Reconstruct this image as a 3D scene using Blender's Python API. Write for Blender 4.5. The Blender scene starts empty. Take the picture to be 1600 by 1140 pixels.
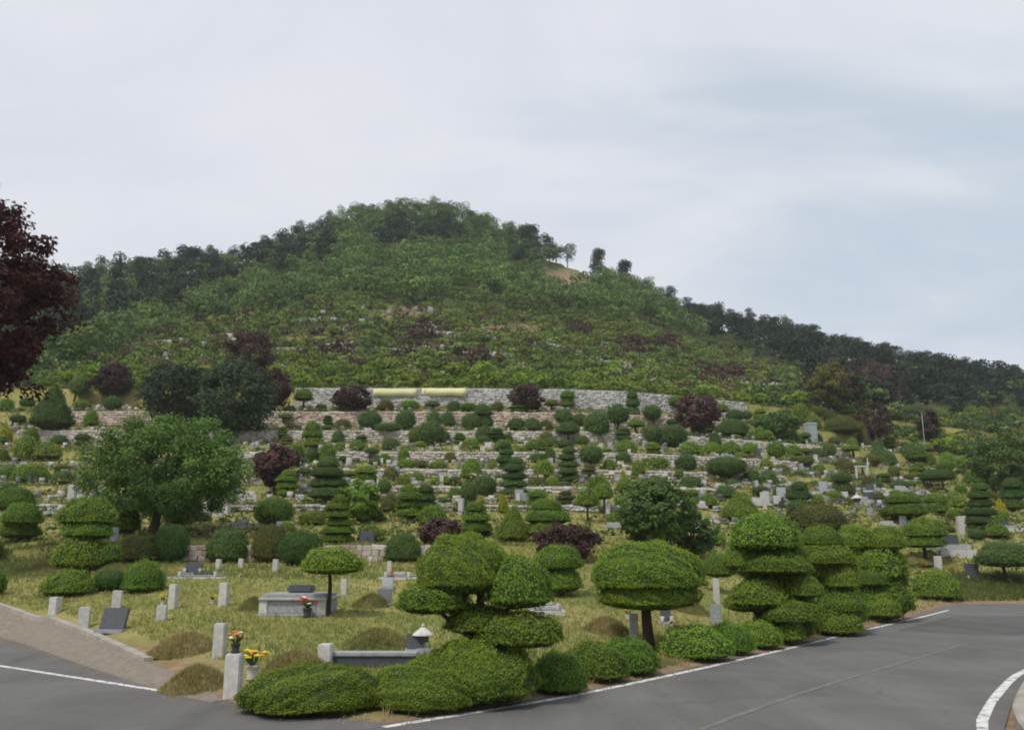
import bpy, bmesh, math, random
import numpy as np
from mathutils import Vector, Matrix

# ------------------------------------------------------------------ camera, world, sun, exposure
S = bpy.context.scene
COL = S.collection
R = math.radians
rnd = random.Random(7)
NR = np.random.default_rng(11)

FPX, CX, CY, CAMH = 1386.0, 800.0, 570.0, 2.4
PITCH = R(12.2)
cam = bpy.data.objects.new('camera', bpy.data.cameras.new('camera'))
COL.objects.link(cam)
cam.location = (0, 0, CAMH)
cam.rotation_euler = (math.pi / 2 + PITCH, 0, 0)
cam.data.sensor_width = 36
cam.data.lens = 36 * FPX / 1600
cam.data.clip_start = 0.1
cam.data.clip_end = 3000
S.camera = cam

SUN_EL, SUN_AZ = R(56), R(215)          # high, behind the camera and to its left
W = bpy.data.worlds.new('World'); S.world = W; W.use_nodes = True
nt = W.node_tree; nt.nodes.clear()
def N(t, **kw):
    n = nt.nodes.new(t)
    for k, v in kw.items(): setattr(n, k, v)
    return n
sky = N('ShaderNodeTexSky', sky_type='NISHITA', sun_disc=False, sun_elevation=SUN_EL, sun_rotation=SUN_AZ)
sky.air_density = 1.0; sky.dust_density = 2.0; sky.ozone_density = 1.0
tc = N('ShaderNodeTexCoord')
sep = N('ShaderNodeSeparateXYZ'); nt.links.new(tc.outputs['Generated'], sep.inputs[0])
def M2(op, a, b):
    n = N('ShaderNodeMath', operation=op)
    for i, v in enumerate((a, b)):
        if hasattr(v, 'links'): nt.links.new(v, n.inputs[i])
        else: n.inputs[i].default_value = v
    return n.outputs[0]
zz = M2('ADD', M2('MAXIMUM', sep.outputs['Z'], 0.0), 0.25)
uu = M2('DIVIDE', sep.outputs['X'], zz); vv = M2('DIVIDE', sep.outputs['Y'], zz)
cmb = N('ShaderNodeCombineXYZ'); nt.links.new(uu, cmb.inputs[0]); nt.links.new(vv, cmb.inputs[1])
def cloud(loc, rot, scl, size, det, dist):
    m = N('ShaderNodeMapping'); m.inputs['Location'].default_value = (*loc, 0); m.inputs['Rotation'].default_value = (0, 0, R(rot)); m.inputs['Scale'].default_value = (*scl, 1)
    nt.links.new(cmb.outputs[0], m.inputs[0])
    n = N('ShaderNodeTexNoise'); n.inputs['Scale'].default_value = size; n.inputs['Detail'].default_value = det; n.inputs['Roughness'].default_value = 0.5; n.inputs['Distortion'].default_value = dist
    nt.links.new(m.outputs[0], n.inputs['Vector']); return n.outputs['Fac']
def rangemap(v, a, b, c, d):
    r = N('ShaderNodeMapRange'); r.interpolation_type = 'SMOOTHSTEP'
    for k, q in zip(('From Min', 'From Max', 'To Min', 'To Max'), (a, b, c, d)): r.inputs[k].default_value = q
    nt.links.new(v, r.inputs['Value']); return r.outputs[0]
SKY_LOC, SKY_ROT = (3.3, 14.2), -38
n1 = cloud(SKY_LOC, SKY_ROT, (0.55, 1.5), 0.75, 5, 0.5)
n2 = cloud((4.4, 0.6), 20, (0.8, 1.2), 2.6, 6, 0.6)
cover = M2('ADD', M2('SUBTRACT', n1, M2('MULTIPLY', sep.outputs['X'], 0.34)), M2('MULTIPLY', M2('SUBTRACT', n2, 0.5), 0.22))
cf = rangemap(cover, 0.17, 0.47, 0.0, 1.0)
vm = N('ShaderNodeMix', data_type='RGBA'); vm.inputs['A'].default_value = (5.75, 6.75, 7.65, 1)
nt.links.new(cf, vm.inputs['Factor'])
wm = N('ShaderNodeMix', data_type='RGBA'); wm.inputs['A'].default_value = (6.8, 7.05, 7.85, 1); wm.inputs['B'].default_value = (7.45, 7.62, 8.15, 1)
nt.links.new(rangemap(n2, 0.32, 0.68, 0.0, 1.0), wm.inputs['Factor']); nt.links.new(wm.outputs['Result'], vm.inputs['B'])
mix = N('ShaderNodeMix', data_type='RGBA'); nt.links.new(sky.outputs[0], mix.inputs['A']); nt.links.new(vm.outputs['Result'], mix.inputs['B'])
nt.links.new(rangemap(cf, 0.0, 1.0, 0.80, 0.99), mix.inputs['Factor'])
bg = N('ShaderNodeBackground'); bg.inputs['Strength'].default_value = 0.105
wo = N('ShaderNodeOutputWorld')
nt.links.new(mix.outputs['Result'], bg.inputs['Color']); nt.links.new(bg.outputs[0], wo.inputs['Surface'])

sl = bpy.data.lights.new('sun', 'SUN'); sl.energy = 2.6; sl.angle = R(9); sl.color = (1.0, 0.95, 0.87)
sun = bpy.data.objects.new('sun', sl); COL.objects.link(sun)
sd = Vector((math.sin(SUN_AZ) * math.cos(SUN_EL), math.cos(SUN_AZ) * math.cos(SUN_EL), math.sin(SUN_EL)))
sun.rotation_euler = sd.to_track_quat('Z', 'Y').to_euler(); sun.location = (0, 0, 200)

S.view_settings.view_transform = 'Standard'
S.view_settings.look = 'None'
S.view_settings.exposure = 0.0
S.view_settings.gamma = 1
S.view_settings.use_curve_mapping = False
S.render.engine = 'CYCLES'
S.cycles.max_bounces = 5; S.cycles.diffuse_bounces = 3; S.cycles.transparent_max_bounces = 4
S.cycles.transmission_bounces = 3; S.cycles.volume_bounces = 1
S.cycles.use_denoising = True
S.cycles.filter_width = 1.9

# ------------------------------------------------------------------ rays between the lens and the ground
FW = np.array([0, math.cos(PITCH), math.sin(PITCH)]); UP = np.array([0, -math.sin(PITCH), math.cos(PITCH)])
CAM = np.array([0, 0, CAMH])
def ray(px, py):
    return FW + np.array([1.0, 0, 0]) * (px - CX) / FPX + UP * (CY - py) / FPX
def project(P):
    d = np.atleast_2d(P) - CAM
    zc = np.maximum(d @ FW, 1e-3)
    return CX + FPX * d[:, 0] / zc, CY - FPX * (d @ UP) / zc, zc
def flat(px, py, z=0.0):
    r = ray(px, py); t = (z - CAMH) / r[2]
    return (r[0] * t, r[1] * t)

# ------------------------------------------------------------------ terrain
# asphalt outline (world metres, z = 0): a junction with one arm to the left and one to the far right
left_edge = [flat(x, y) for x, y in ((0, 993), (53, 1008), (132, 1035), (224, 1064), (290, 1083), (350, 1094), (420, 1106), (500, 1119), (600, 1129))]
right_arm_left = [flat(x, y) for x, y in ((660, 1122), (780, 1102), (900, 1081), (1020, 1056), (1200, 1016), (1350, 980), (1400, 970), (1430, 960), (1475, 945))]
fx, fy = right_arm_left[-1]
right_line = [(2.2, -30), (2.5, -8), (2.9, 0), (3.7, 5), (5.0, 9.3)] + [flat(x, y) for x, y in ((1528, 1140), (1545, 1102), (1570, 1070), (1600, 1045))] + [(16.5, 25.5), (22, 31), (30, 36), (42, 39), (80, 41)]
def offset_line(pts, d):
    out = []
    for i, p in enumerate(pts):
        a = np.array(pts[max(i - 1, 0)]); b = np.array(pts[min(i + 1, len(pts) - 1)])
        t = (b - a) / np.linalg.norm(b - a)
        out.append((p[0] + t[1] * d, p[1] - t[0] * d))
    return out
right_edge = offset_line(right_line, 0.32)
ASPHALT = [(-75, 44), (-34, 37)] + left_edge + right_arm_left + [(fx + 3, fy + 1.5), (fx + 9, fy + 2), (80, fy + 2.2)] + right_edge[::-1] + [(-24, -30), (-26, 8), (-34, 22), (-75, 32)]
AP = np.array(ASPHALT)
def sdist(X, Y):
    """signed distance to the asphalt, positive outside"""
    sh = X.shape; x = X.ravel(); y = Y.ravel()
    best = np.full(x.shape, 1e9); ins = np.zeros(x.shape, bool)
    n = len(AP)
    for i in range(n):
        a = AP[i]; b = AP[(i + 1) % n]; e = b - a; L = e @ e
        t = np.clip(((x - a[0]) * e[0] + (y - a[1]) * e[1]) / L, 0, 1)
        best = np.minimum(best, np.hypot(x - a[0] - t * e[0], y - a[1] - t * e[1]))
        c = (a[1] > y) != (b[1] > y)
        with np.errstate(divide='ignore', invalid='ignore'):
            xi = a[0] + (y - a[1]) * e[0] / (e[1] if e[1] != 0 else 1e-9)
        ins ^= c & (x < xi)
    return np.where(ins, -best, best).reshape(sh)

# terrace walls: (Yeff, foot z, top z)
WALLS = [(43.0, 2.2, 2.95), (58.0, 5.32, 5.7), (66.0, 7.05, 7.55), (74.0, 8.88, 9.6), (84.0, 11.25, 12.2), (95.0, 14.5, 15.75), (105.0, 17.7, 19.45), (115.0, 21.6, 24.15)]
prof = [(-100, 0), (13, 0), (16, 0.1), (22, 0.5), (28, 0.95), (36, 1.65)]
for yk, z0, z1 in WALLS:
    prof += [(yk, z0), (yk + 0.4, z1)]
    if yk == 43.0: prof += [(50, 3.75)]
prof += [(118, 24.6), (1000, 24.6)]
PY = np.array([p[0] for p in prof]); PZ = np.array([p[1] for p in prof])
def wcurve(X):
    return 0.6 * (np.sqrt((X - 15) ** 2 + 100) + (X - 15)) / 2
RIDGE = [(-500, 470, 230, 6), (-200, 450, 240, 6), (0, 435, 250, 6), (100, 424, 262, 6), (200, 404, 268, 6), (300, 398, 272, 6), (400, 382, 278, 6), (450, 366, 285, 5.5), (500, 350, 292, 5), (550, 330, 305, 4.5), (600, 321, 318, 4), (650, 319, 320, 4), (700, 323, 320, 4), (750, 338, 318, 4.5),
         (800, 358, 315, 5), (850, 382, 310, 5), (900, 400, 305, 5), (950, 422, 300, 5), (1000, 447, 296, 4), (1035, 462, 294, 4), (1070, 476, 292, 4.5), (1150, 490, 290, 7), (1250, 508, 286, 7), (1300, 526, 282, 7), (1400, 545, 276, 7), (1500, 560, 268, 7), (1600, 572, 260, 7), (1900, 600, 250, 7), (2300, 620, 240, 7)]
ra, rY, rZ = [], [], []
for px, py, yr, th in RIDGE:
    r = ray(px, py); ra.append(r[0] / r[1]); rY.append(yr); rZ.append(CAMH + yr * r[2] / r[1] - th)
ra, rY, rZ = map(np.array, (ra, rY, rZ))
def hnoise(X, Y):
    return (np.sin(X * 0.09 + 1.3 * np.sin(Y * 0.05)) + np.sin(Y * 0.11 + X * 0.04 + 2) + np.sin(X * 0.21 - Y * 0.17 + 4) * 0.6) / 2.6
def terrain(X, Y):
    X = np.asarray(X, float); Y = np.asarray(Y, float)
    w = wcurve(X); ye = Y - w
    f = np.interp(ye, PY, PZ)
    f = f + 0.06 * hnoise(X * 5, Y * 5) * np.clip((ye - 14) / 6, 0, 1)
    az = X / np.maximum(Y, 1.0)
    yr = np.interp(az, ra, rY); zr = np.interp(az, ra, rZ)
    yre = yr - wcurve(az * yr)
    s = (ye - 118) / np.maximum(yre - 118, 10)
    sc = np.clip(s, 0, 1)
    hill = 24.6 + (zr - 24.6) * sc ** 1.22 - np.maximum(s - 1, 0) * np.maximum(yre - 118, 10) * 0.5
    hill = hill + 1.8 * hnoise(X, Y) * np.clip(sc * 4, 0, 1) * np.clip((1 - sc) * 5, 0, 1)
    f = np.where(ye > 118, hill, f)
    sd_ = np.full(X.shape, 1e3)
    near = (Y > -70) & (Y < 110) & (np.abs(X) < 110)
    if near.any(): sd_[near] = sdist(X[near], Y[near])
    sp = np.maximum(sd_ - 0.3, 0)
    g = 0.06 + 0.07 * sp + 0.012 * sp ** 2
    # low earth bank on the left arm
    bank = 0.75 * np.clip((-X - 4.5) / 12, 0, 1) * np.clip(sp / 2.0, 0, 1)
    g = g + bank; f = np.maximum(f, bank)
    z = np.minimum(f, g)
    z = np.where(sd_ < 0.3, np.minimum(z, np.clip((sd_ - 0.05) * 0.2, -0.06, 0.05)), z)
    return z
def tz(x, y):
    return float(terrain(np.array([x]), np.array([y]))[0])
TS = np.concatenate([np.arange(5, 60, 0.05), np.arange(60, 140, 0.1), np.arange(140, 420, 0.4)])
def ground(px, py):
    r = ray(px, py); P = CAM + TS[:, None] * (r / r[1])[None, :]
    below = P[:, 2] <= terrain(P[:, 0], P[:, 1])
    i = int(np.argmax(below)) if below.any() else len(TS) - 1
    x, y = P[i, 0], P[i, 1]
    ye = y - float(wcurve(x))
    for yk, z0, z1 in WALLS:                       # never stand something inside a wall
        if yk - 0.7 < ye < yk + 0.9:
            y += (yk - 0.9 - ye) if P[i, 2] < (z0 + z1) / 2 else (yk + 1.1 - ye)
    return Vector((x, y, tz(x, y)))
def on_plane(px, py, Y):
    r = ray(px, py); t = Y / r[1]
    return Vector((r[0] * t, Y, CAMH + r[2] * t))
def depth(p):
    return float((np.array(p) - CAM) @ FW)

# ------------------------------------------------------------------ materials
def newmat(name):
    m = bpy.data.materials.new(name); m.use_nodes = True
    t = m.node_tree; t.nodes.clear()
    o = t.nodes.new('ShaderNodeOutputMaterial')
    return m, t, o
def noise_mat(name, cols, scale=2.0, detail=6, rough=0.9, bump=0.0, bscale=30, coords='Object', attr=None, attr_w=0.5, objrand=0.0, distort=0.0, stretch=None, spec=0.2):
    m, t, o = newmat(name); L = t.links.new
    tcn = t.nodes.new('ShaderNodeTexCoord'); vec = tcn.outputs['Object']
    if coords == 'World':
        g = t.nodes.new('ShaderNodeNewGeometry'); vec = g.outputs['Position']
    if stretch:
        mpn = t.nodes.new('ShaderNodeMapping'); mpn.inputs['Scale'].default_value = stretch; L(vec, mpn.inputs[0]); vec = mpn.outputs[0]
    n = t.nodes.new('ShaderNodeTexNoise'); n.inputs['Scale'].default_value = scale; n.inputs['Detail'].default_value = detail; n.inputs['Roughness'].default_value = 0.62; n.inputs['Distortion'].default_value = distort
    L(vec, n.inputs['Vector']); f = n.outputs['Fac']
    if attr:
        a = t.nodes.new('ShaderNodeAttribute'); a.attribute_name = attr
        mx = t.nodes.new('ShaderNodeMix'); mx.inputs['Factor'].default_value = attr_w
        L(f, mx.inputs['A']); L(a.outputs['Fac'], mx.inputs['B']); f = mx.outputs['Result']
    cr = t.nodes.new('ShaderNodeValToRGB'); e = cr.color_ramp.elements
    while len(e) < len(cols): e.new(0.5)
    for i, (p, c) in enumerate(cols): e[i].position = p; e[i].color = (*c, 1)
    L(f, cr.inputs[0]); c = cr.outputs[0]
    if objrand:
        oi = t.nodes.new('ShaderNodeObjectInfo'); mr = t.nodes.new('ShaderNodeMapRange'); mr.inputs['To Min'].default_value = 1 - objrand; mr.inputs['To Max'].default_value = 1 + objrand
        L(oi.outputs['Random'], mr.inputs['Value']); hs = t.nodes.new('ShaderNodeHueSaturation'); L(mr.outputs[0], hs.inputs['Value']); L(c, hs.inputs['Color']); c = hs.outputs[0]
    b = t.nodes.new('ShaderNodeBsdfPrincipled'); b.inputs['Roughness'].default_value = rough; b.inputs['Specular IOR Level'].default_value = spec
    L(c, b.inputs['Base Color'])
    if bump:
        n2 = t.nodes.new('ShaderNodeTexNoise'); n2.inputs['Scale'].default_value = bscale; n2.inputs['Detail'].default_value = 5; L(vec, n2.inputs['Vector'])
        bp = t.nodes.new('ShaderNodeBump'); bp.inputs['Strength'].default_value = bump; bp.inputs['Distance'].default_value = 0.05
        L(n2.outputs['Fac'], bp.inputs['Height']); L(bp.outputs[0], b.inputs['Normal'])
    L(b.outputs[0], o.inputs['Surface'])
    return m
def leaf_mat(name, c1=None, c2=None, use_col=False, objrand=0.22, transl=0.25, huer=0.02):
    """foliage: tint attribute per leaf, colour varies a little by copy"""
    m, t, o = newmat(name); L = t.links.new
    a = t.nodes.new('ShaderNodeAttribute'); a.attribute_name = 'col' if use_col else 'tint'
    if use_col: c = a.outputs['Color']
    else:
        mx = t.nodes.new('ShaderNodeMix'); mx.data_type = 'RGBA'; mx.inputs['A'].default_value = (*c1, 1); mx.inputs['B'].default_value = (*c2, 1)
        L(a.outputs['Fac'], mx.inputs['Factor']); c = mx.outputs['Result']
        oi = t.nodes.new('ShaderNodeObjectInfo'); hs = t.nodes.new('ShaderNodeHueSaturation')
        for sock, lo, hi in (('Value', 1 - objrand, 1 + objrand), ('Hue', 0.5 - huer, 0.5 + huer)):
            mr = t.nodes.new('ShaderNodeMapRange'); mr.inputs['To Min'].default_value = lo; mr.inputs['To Max'].default_value = hi
            if sock == 'Hue':
                ml = t.nodes.new('ShaderNodeMath'); ml.operation = 'MULTIPLY'; ml.inputs[1].default_value = 7.31; L(oi.outputs['Random'], ml.inputs[0])
                fr = t.nodes.new('ShaderNodeMath'); fr.operation = 'FRACT'; L(ml.outputs[0], fr.inputs[0]); L(fr.outputs[0], mr.inputs['Value'])
            else: L(oi.outputs['Random'], mr.inputs['Value'])
            L(mr.outputs[0], hs.inputs[sock])
        L(c, hs.inputs['Color']); c = hs.outputs[0]
    d = t.nodes.new('ShaderNodeBsdfPrincipled'); d.inputs['Roughness'].default_value = 0.75; d.inputs['Specular IOR Level'].default_value = 0.15
    tr = t.nodes.new('ShaderNodeBsdfTranslucent'); ms = t.nodes.new('ShaderNodeMixShader'); ms.inputs[0].default_value = transl
    L(c, d.inputs['Base Color']); L(c, tr.inputs['Color']); L(d.outputs[0], ms.inputs[1]); L(tr.outputs[0], ms.inputs[2]); L(ms.outputs[0], o.inputs['Surface'])
    return m
def plain(name, c, rough=0.7, var=0.15, scale=6, bump=0.0):
    c = np.array(c)
    return noise_mat(name, [(0.3, tuple(c * (1 - var))), (0.7, tuple(np.minimum(c * (1 + var), 1)))], scale=scale, rough=rough, bump=bump, objrand=0.08)

MT = {}
MT['yew'] = leaf_mat('yew_foliage', (0.088, 0.158, 0.018), (0.222, 0.328, 0.040))
MT['dark'] = leaf_mat('dark_foliage', (0.046, 0.096, 0.026), (0.132, 0.205, 0.054))
MT['light'] = leaf_mat('light_foliage', (0.095, 0.155, 0.02), (0.235, 0.315, 0.045))
MT['olive'] = leaf_mat('olive_foliage', (0.085, 0.095, 0.024), (0.22, 0.2, 0.055))
MT['yellow'] = leaf_mat('yellow_foliage', (0.16, 0.20, 0.015), (0.50, 0.43, 0.02))
MT['purple'] = leaf_mat('purple_foliage', (0.036, 0.024, 0.024), (0.125, 0.07, 0.066), huer=0.015)
MT['maple'] = leaf_mat('dark_red_foliage', (0.044, 0.021, 0.018), (0.130, 0.052, 0.044))
MT['tree'] = leaf_mat('tree_foliage', (0.045, 0.098, 0.024), (0.16, 0.255, 0.055))
MT['pine'] = leaf_mat('pine_foliage', (0.026, 0.043, 0.026), (0.075, 0.104, 0.056))
MT['broad'] = leaf_mat('broadleaf_foliage', (0.058, 0.105, 0.032), (0.155, 0.225, 0.06))
MT['forest'] = leaf_mat('forest_foliage', use_col=True, transl=0.2)
MT['grassy'] = leaf_mat('grass_blades', use_col=True, transl=0.25)
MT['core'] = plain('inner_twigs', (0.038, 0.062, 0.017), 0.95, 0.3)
MT['bark'] = noise_mat('bark', [(0.3, (0.030, 0.022, 0.016)), (0.7, (0.095, 0.072, 0.052))], scale=9, rough=0.95, bump=0.6, bscale=25, stretch=(1, 1, 0.2))
MT['white'] = noise_mat('pale_granite', [(0.3, (0.36, 0.35, 0.32)), (0.65, (0.56, 0.55, 0.52))], scale=7, rough=0.8, bump=0.1, bscale=90, objrand=0.1)
MT['granite'] = noise_mat('grey_granite', [(0.3, (0.24, 0.25, 0.26)), (0.65, (0.38, 0.39, 0.41))], scale=9, rough=0.65, bump=0.1, bscale=90, objrand=0.15)
MT['slate'] = noise_mat('dark_granite', [(0.3, (0.045, 0.050, 0.058)), (0.7, (0.085, 0.092, 0.105))], scale=12, rough=0.35, objrand=0.2, spec=0.5)
MT['vase'] = plain('vase_stone', (0.05, 0.05, 0.05), 0.4)
MT['fyellow'] = plain('yellow_petals', (0.72, 0.55, 0.02), 0.6)
MT['fred'] = plain('red_petals', (0.55, 0.02, 0.025), 0.6)
MT['forange'] = plain('orange_petals', (0.72, 0.20, 0.06), 0.6)
MT['fwhite'] = plain('cream_petals', (0.75, 0.68, 0.52), 0.6)
MT['fleaf'] = plain('flower_leaves', (0.05, 0.12, 0.02), 0.6)
def asphalt_mat(name, k=1.0):
    m, t, o = newmat(name); L = t.links.new
    g = t.nodes.new('ShaderNodeNewGeometry')
    def nz(sc, det, dist=0.0, rot=None):
        n = t.nodes.new('ShaderNodeTexNoise'); n.inputs['Scale'].default_value = sc; n.inputs['Detail'].default_value = det; n.inputs['Roughness'].default_value = 0.6; n.inputs['Distortion'].default_value = dist
        v = g.outputs['Position']
        if rot is not None:
            mpn = t.nodes.new('ShaderNodeMapping'); mpn.inputs['Rotation'].default_value = (0, 0, rot); mpn.inputs['Scale'].default_value = (1, 0.06, 1); L(v, mpn.inputs[0]); v = mpn.outputs[0]
        L(v, n.inputs['Vector']); return n.outputs['Fac']
    def mm(op, a, b):
        n = t.nodes.new('ShaderNodeMath'); n.operation = op
        for i_, v in enumerate((a, b)):
            if hasattr(v, 'links'): L(v, n.inputs[i_])
            else: n.inputs[i_].default_value = v
        return n.outputs[0]
    f = mm('ADD', mm('MULTIPLY', nz(0.35, 9, 0.8), 0.45), mm('ADD', mm('MULTIPLY', nz(1.1, 4, 0, R(38)), 0.30), mm('MULTIPLY', nz(30, 4), 0.25)))
    cr = t.nodes.new('ShaderNodeValToRGB'); e = cr.color_ramp.elements; e.new(.5)
    for i_, (p_, c) in enumerate(((.34, .088), (.5, .126), (.66, .172))): e[i_].position = p_; e[i_].color = (c * k * 1.02, c * k, c * k * .955, 1)
    L(f, cr.inputs[0])
    vo = t.nodes.new('ShaderNodeTexVoronoi'); vo.feature = 'DISTANCE_TO_EDGE'; vo.inputs['Scale'].default_value = 0.28
    wv = t.nodes.new('ShaderNodeMix'); wv.data_type = 'VECTOR'; wv.inputs['Factor'].default_value = .25
    nn = t.nodes.new('ShaderNodeTexNoise'); nn.inputs['Scale'].default_value = 1.3; nn.inputs['Detail'].default_value = 6; L(g.outputs['Position'], nn.inputs['Vector'])
    ad = t.nodes.new('ShaderNodeVectorMath'); ad.operation = 'MULTIPLY_ADD'; L(nn.outputs['Color'], ad.inputs[0]); ad.inputs[1].default_value = (1.1, 1.1, 0); L(g.outputs['Position'], ad.inputs[2]); L(ad.outputs[0], vo.inputs['Vector'])
    ck = t.nodes.new('ShaderNodeMapRange'); ck.inputs['From Min'].default_value = 0.0; ck.inputs['From Max'].default_value = 0.006; ck.inputs['To Min'].default_value = 0.80; ck.inputs['To Max'].default_value = 1.0; L(vo.outputs['Distance'], ck.inputs['Value'])
    mc = t.nodes.new('ShaderNodeMix'); mc.data_type = 'RGBA'; mc.blend_type = 'MULTIPLY'; mc.inputs['Factor'].default_value = 1; L(cr.outputs[0], mc.inputs['A']); L(ck.outputs[0], mc.inputs['B'])
    b = t.nodes.new('ShaderNodeBsdfPrincipled'); b.inputs['Roughness'].default_value = .9; b.inputs['Specular IOR Level'].default_value = .25; L(mc.outputs['Result'], b.inputs['Base Color'])
    bp = t.nodes.new('ShaderNodeBump'); bp.inputs['Strength'].default_value = .5; bp.inputs['Distance'].default_value = .02; L(nz(70, 4), bp.inputs['Height']); L(bp.outputs[0], b.inputs['Normal'])
    L(b.outputs[0], o.inputs['Surface']); return m
MT['asphalt'] = asphalt_mat('asphalt')
MT['paint'] = noise_mat('white_road_paint', [(0.36, (0.22, 0.22, 0.21)), (0.47, (0.56, 0.56, 0.54)), (0.7, (0.74, 0.74, 0.72))], scale=5, detail=9, rough=0.8, coords='World')
MT['ypaint'] = noise_mat('worn_yellow_paint', [(0.40, (0.125, 0.123, 0.118)), (0.64, (0.20, 0.185, 0.14))], scale=4, detail=9, rough=0.85, coords='World')
MT['gravel'] = noise_mat('gravel_verge', [(0.28, (0.165, 0.142, 0.115)), (0.5, (0.215, 0.185, 0.148)), (0.72, (0.275, 0.24, 0.195))], scale=7, detail=13, rough=0.95, bump=0.35, bscale=40, coords='World')
MT['soil'] = noise_mat('bare_soil', [(0.3, (0.13, 0.085, 0.05)), (0.5, (0.25, 0.165, 0.10)), (0.72, (0.36, 0.27, 0.18))], scale=1.4, detail=12, rough=0.97, bump=0.8, bscale=22, coords='World')
MT['concrete'] = noise_mat('concrete', [(0.3, (0.26, 0.235, 0.20)), (0.65, (0.42, 0.385, 0.335))], scale=1.5, detail=9, rough=0.9, bump=0.3, bscale=30, coords='World')
MT['wall'] = noise_mat('mortar_joints', [(0.3, (0.32, 0.30, 0.27)), (0.7, (0.42, 0.395, 0.36))], scale=2, rough=0.95, coords='World')
MT['stone'] = noise_mat('wall_stone', [(0.2, (0.34, 0.305, 0.265)), (0.5, (0.47, 0.43, 0.385)), (0.8, (0.57, 0.53, 0.485))], scale=3, rough=0.9, bump=0.4, bscale=14, attr='tint', attr_w=0.65, coords='World')
MT['stone_grey'] = noise_mat('grey_wall_stone', [(0.2, (0.32, 0.31, 0.295)), (0.5, (0.44, 0.43, 0.415)), (0.8, (0.54, 0.53, 0.515))], scale=3, rough=0.9, bump=0.4, bscale=14, attr='tint', attr_w=0.65, coords='World')
MT['stone_pink'] = noise_mat('reddish_wall_stone', [(0.2, (0.33, 0.25, 0.20)), (0.5, (0.47, 0.38, 0.315)), (0.8, (0.56, 0.49, 0.43))], scale=3, rough=0.9, bump=0.4, bscale=14, attr='tint', attr_w=0.65, coords='World')
MT['weathered'] = noise_mat('weathered_headstone', [(0.15, (0.10, 0.10, 0.105)), (0.5, (0.27, 0.26, 0.245)), (0.85, (0.44, 0.425, 0.40))], scale=3, rough=0.85, attr='tint', attr_w=0.85, coords='World')
MT['banner'] = plain('pale_yellow_cloth', (0.66, 0.64, 0.36), 0.8, 0.08)
MT['blue'] = plain('pale_blue_panel', (0.30, 0.35, 0.36), 0.5, 0.08)
MT['metal'] = plain('pale_metal', (0.42, 0.41, 0.38), 0.5, 0.1)
MT['rock'] = noise_mat('hill_rock', [(0.3, (0.19, 0.175, 0.15)), (0.7, (0.36, 0.335, 0.30))], scale=2, rough=0.95, bump=0.5, bscale=8, objrand=0.2)

def ground_mat():
    m, t, o = newmat('cemetery_grass'); L = t.links.new
    g = t.nodes.new('ShaderNodeNewGeometry')
    def noise(sc, det, dist=0.3):
        n = t.nodes.new('ShaderNodeTexNoise'); n.inputs['Scale'].default_value = sc; n.inputs['Detail'].default_value = det; n.inputs['Roughness'].default_value = 0.65; n.inputs['Distortion'].default_value = dist
        L(g.outputs['Position'], n.inputs['Vector']); return n.outputs['Fac']
    cr = t.nodes.new('ShaderNodeValToRGB'); e = cr.color_ramp.elements
    while len(e) < 5: e.new(0.5)
    for i, (p, c) in enumerate(((0.30, (0.100, 0.135, 0.034)), (0.42, (0.190, 0.205, 0.058)), (0.53, (0.270, 0.250, 0.085)), (0.62, (0.36, 0.285, 0.13)), (0.74, (0.33, 0.235, 0.14)))):
        e[i].position = p; e[i].color = (*c, 1)
    mx = t.nodes.new('ShaderNodeMix'); mx.inputs['Factor'].default_value = 0.42
    L(noise(0.30, 7), mx.inputs['A']); L(noise(5, 8), mx.inputs['B']); L(mx.outputs['Result'], cr.inputs[0])
    a = t.nodes.new('ShaderNodeAttribute'); a.attribute_name = 'soil'
    sc = t.nodes.new('ShaderNodeValToRGB'); e = sc.color_ramp.elements
    e[0].position = 0.3; e[0].color = (0.14, 0.09, 0.055, 1); e[1].position = 0.7; e[1].color = (0.36, 0.26, 0.165, 1); L(noise(2.2, 10), sc.inputs[0])
    m2 = t.nodes.new('ShaderNodeMix'); m2.data_type = 'RGBA'; L(a.outputs['Fac'], m2.inputs['Factor']); L(cr.outputs[0], m2.inputs['A']); L(sc.outputs[0], m2.inputs['B'])
    b = t.nodes.new('ShaderNodeBsdfPrincipled'); b.inputs['Roughness'].default_value = 0.95; b.inputs['Specular IOR Level'].default_value = 0.1
    a3 = t.nodes.new('ShaderNodeAttribute'); a3.attribute_name = 'scrub'
    s3 = t.nodes.new('ShaderNodeValToRGB'); e = s3.color_ramp.elements
    e[0].position = 0.3; e[0].color = (0.036, 0.054, 0.020, 1); e[1].position = 0.7; e[1].color = (0.10, 0.12, 0.038, 1); L(noise(0.6, 8), s3.inputs[0])
    m3 = t.nodes.new('ShaderNodeMix'); m3.data_type = 'RGBA'; L(a3.outputs['Fac'], m3.inputs['Factor']); L(m2.outputs['Result'], m3.inputs['A']); L(s3.outputs[0], m3.inputs['B'])
    L(m3.outputs['Result'], b.inputs['Base Color'])
    bp = t.nodes.new('ShaderNodeBump'); bp.inputs['Strength'].default_value = 0.8; bp.inputs['Distance'].default_value = 0.08; L(noise(9, 8), bp.inputs['Height']); L(bp.outputs[0], b.inputs['Normal'])
    L(b.outputs[0], o.inputs['Surface'])
    return m
MT['ground'] = ground_mat()

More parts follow.
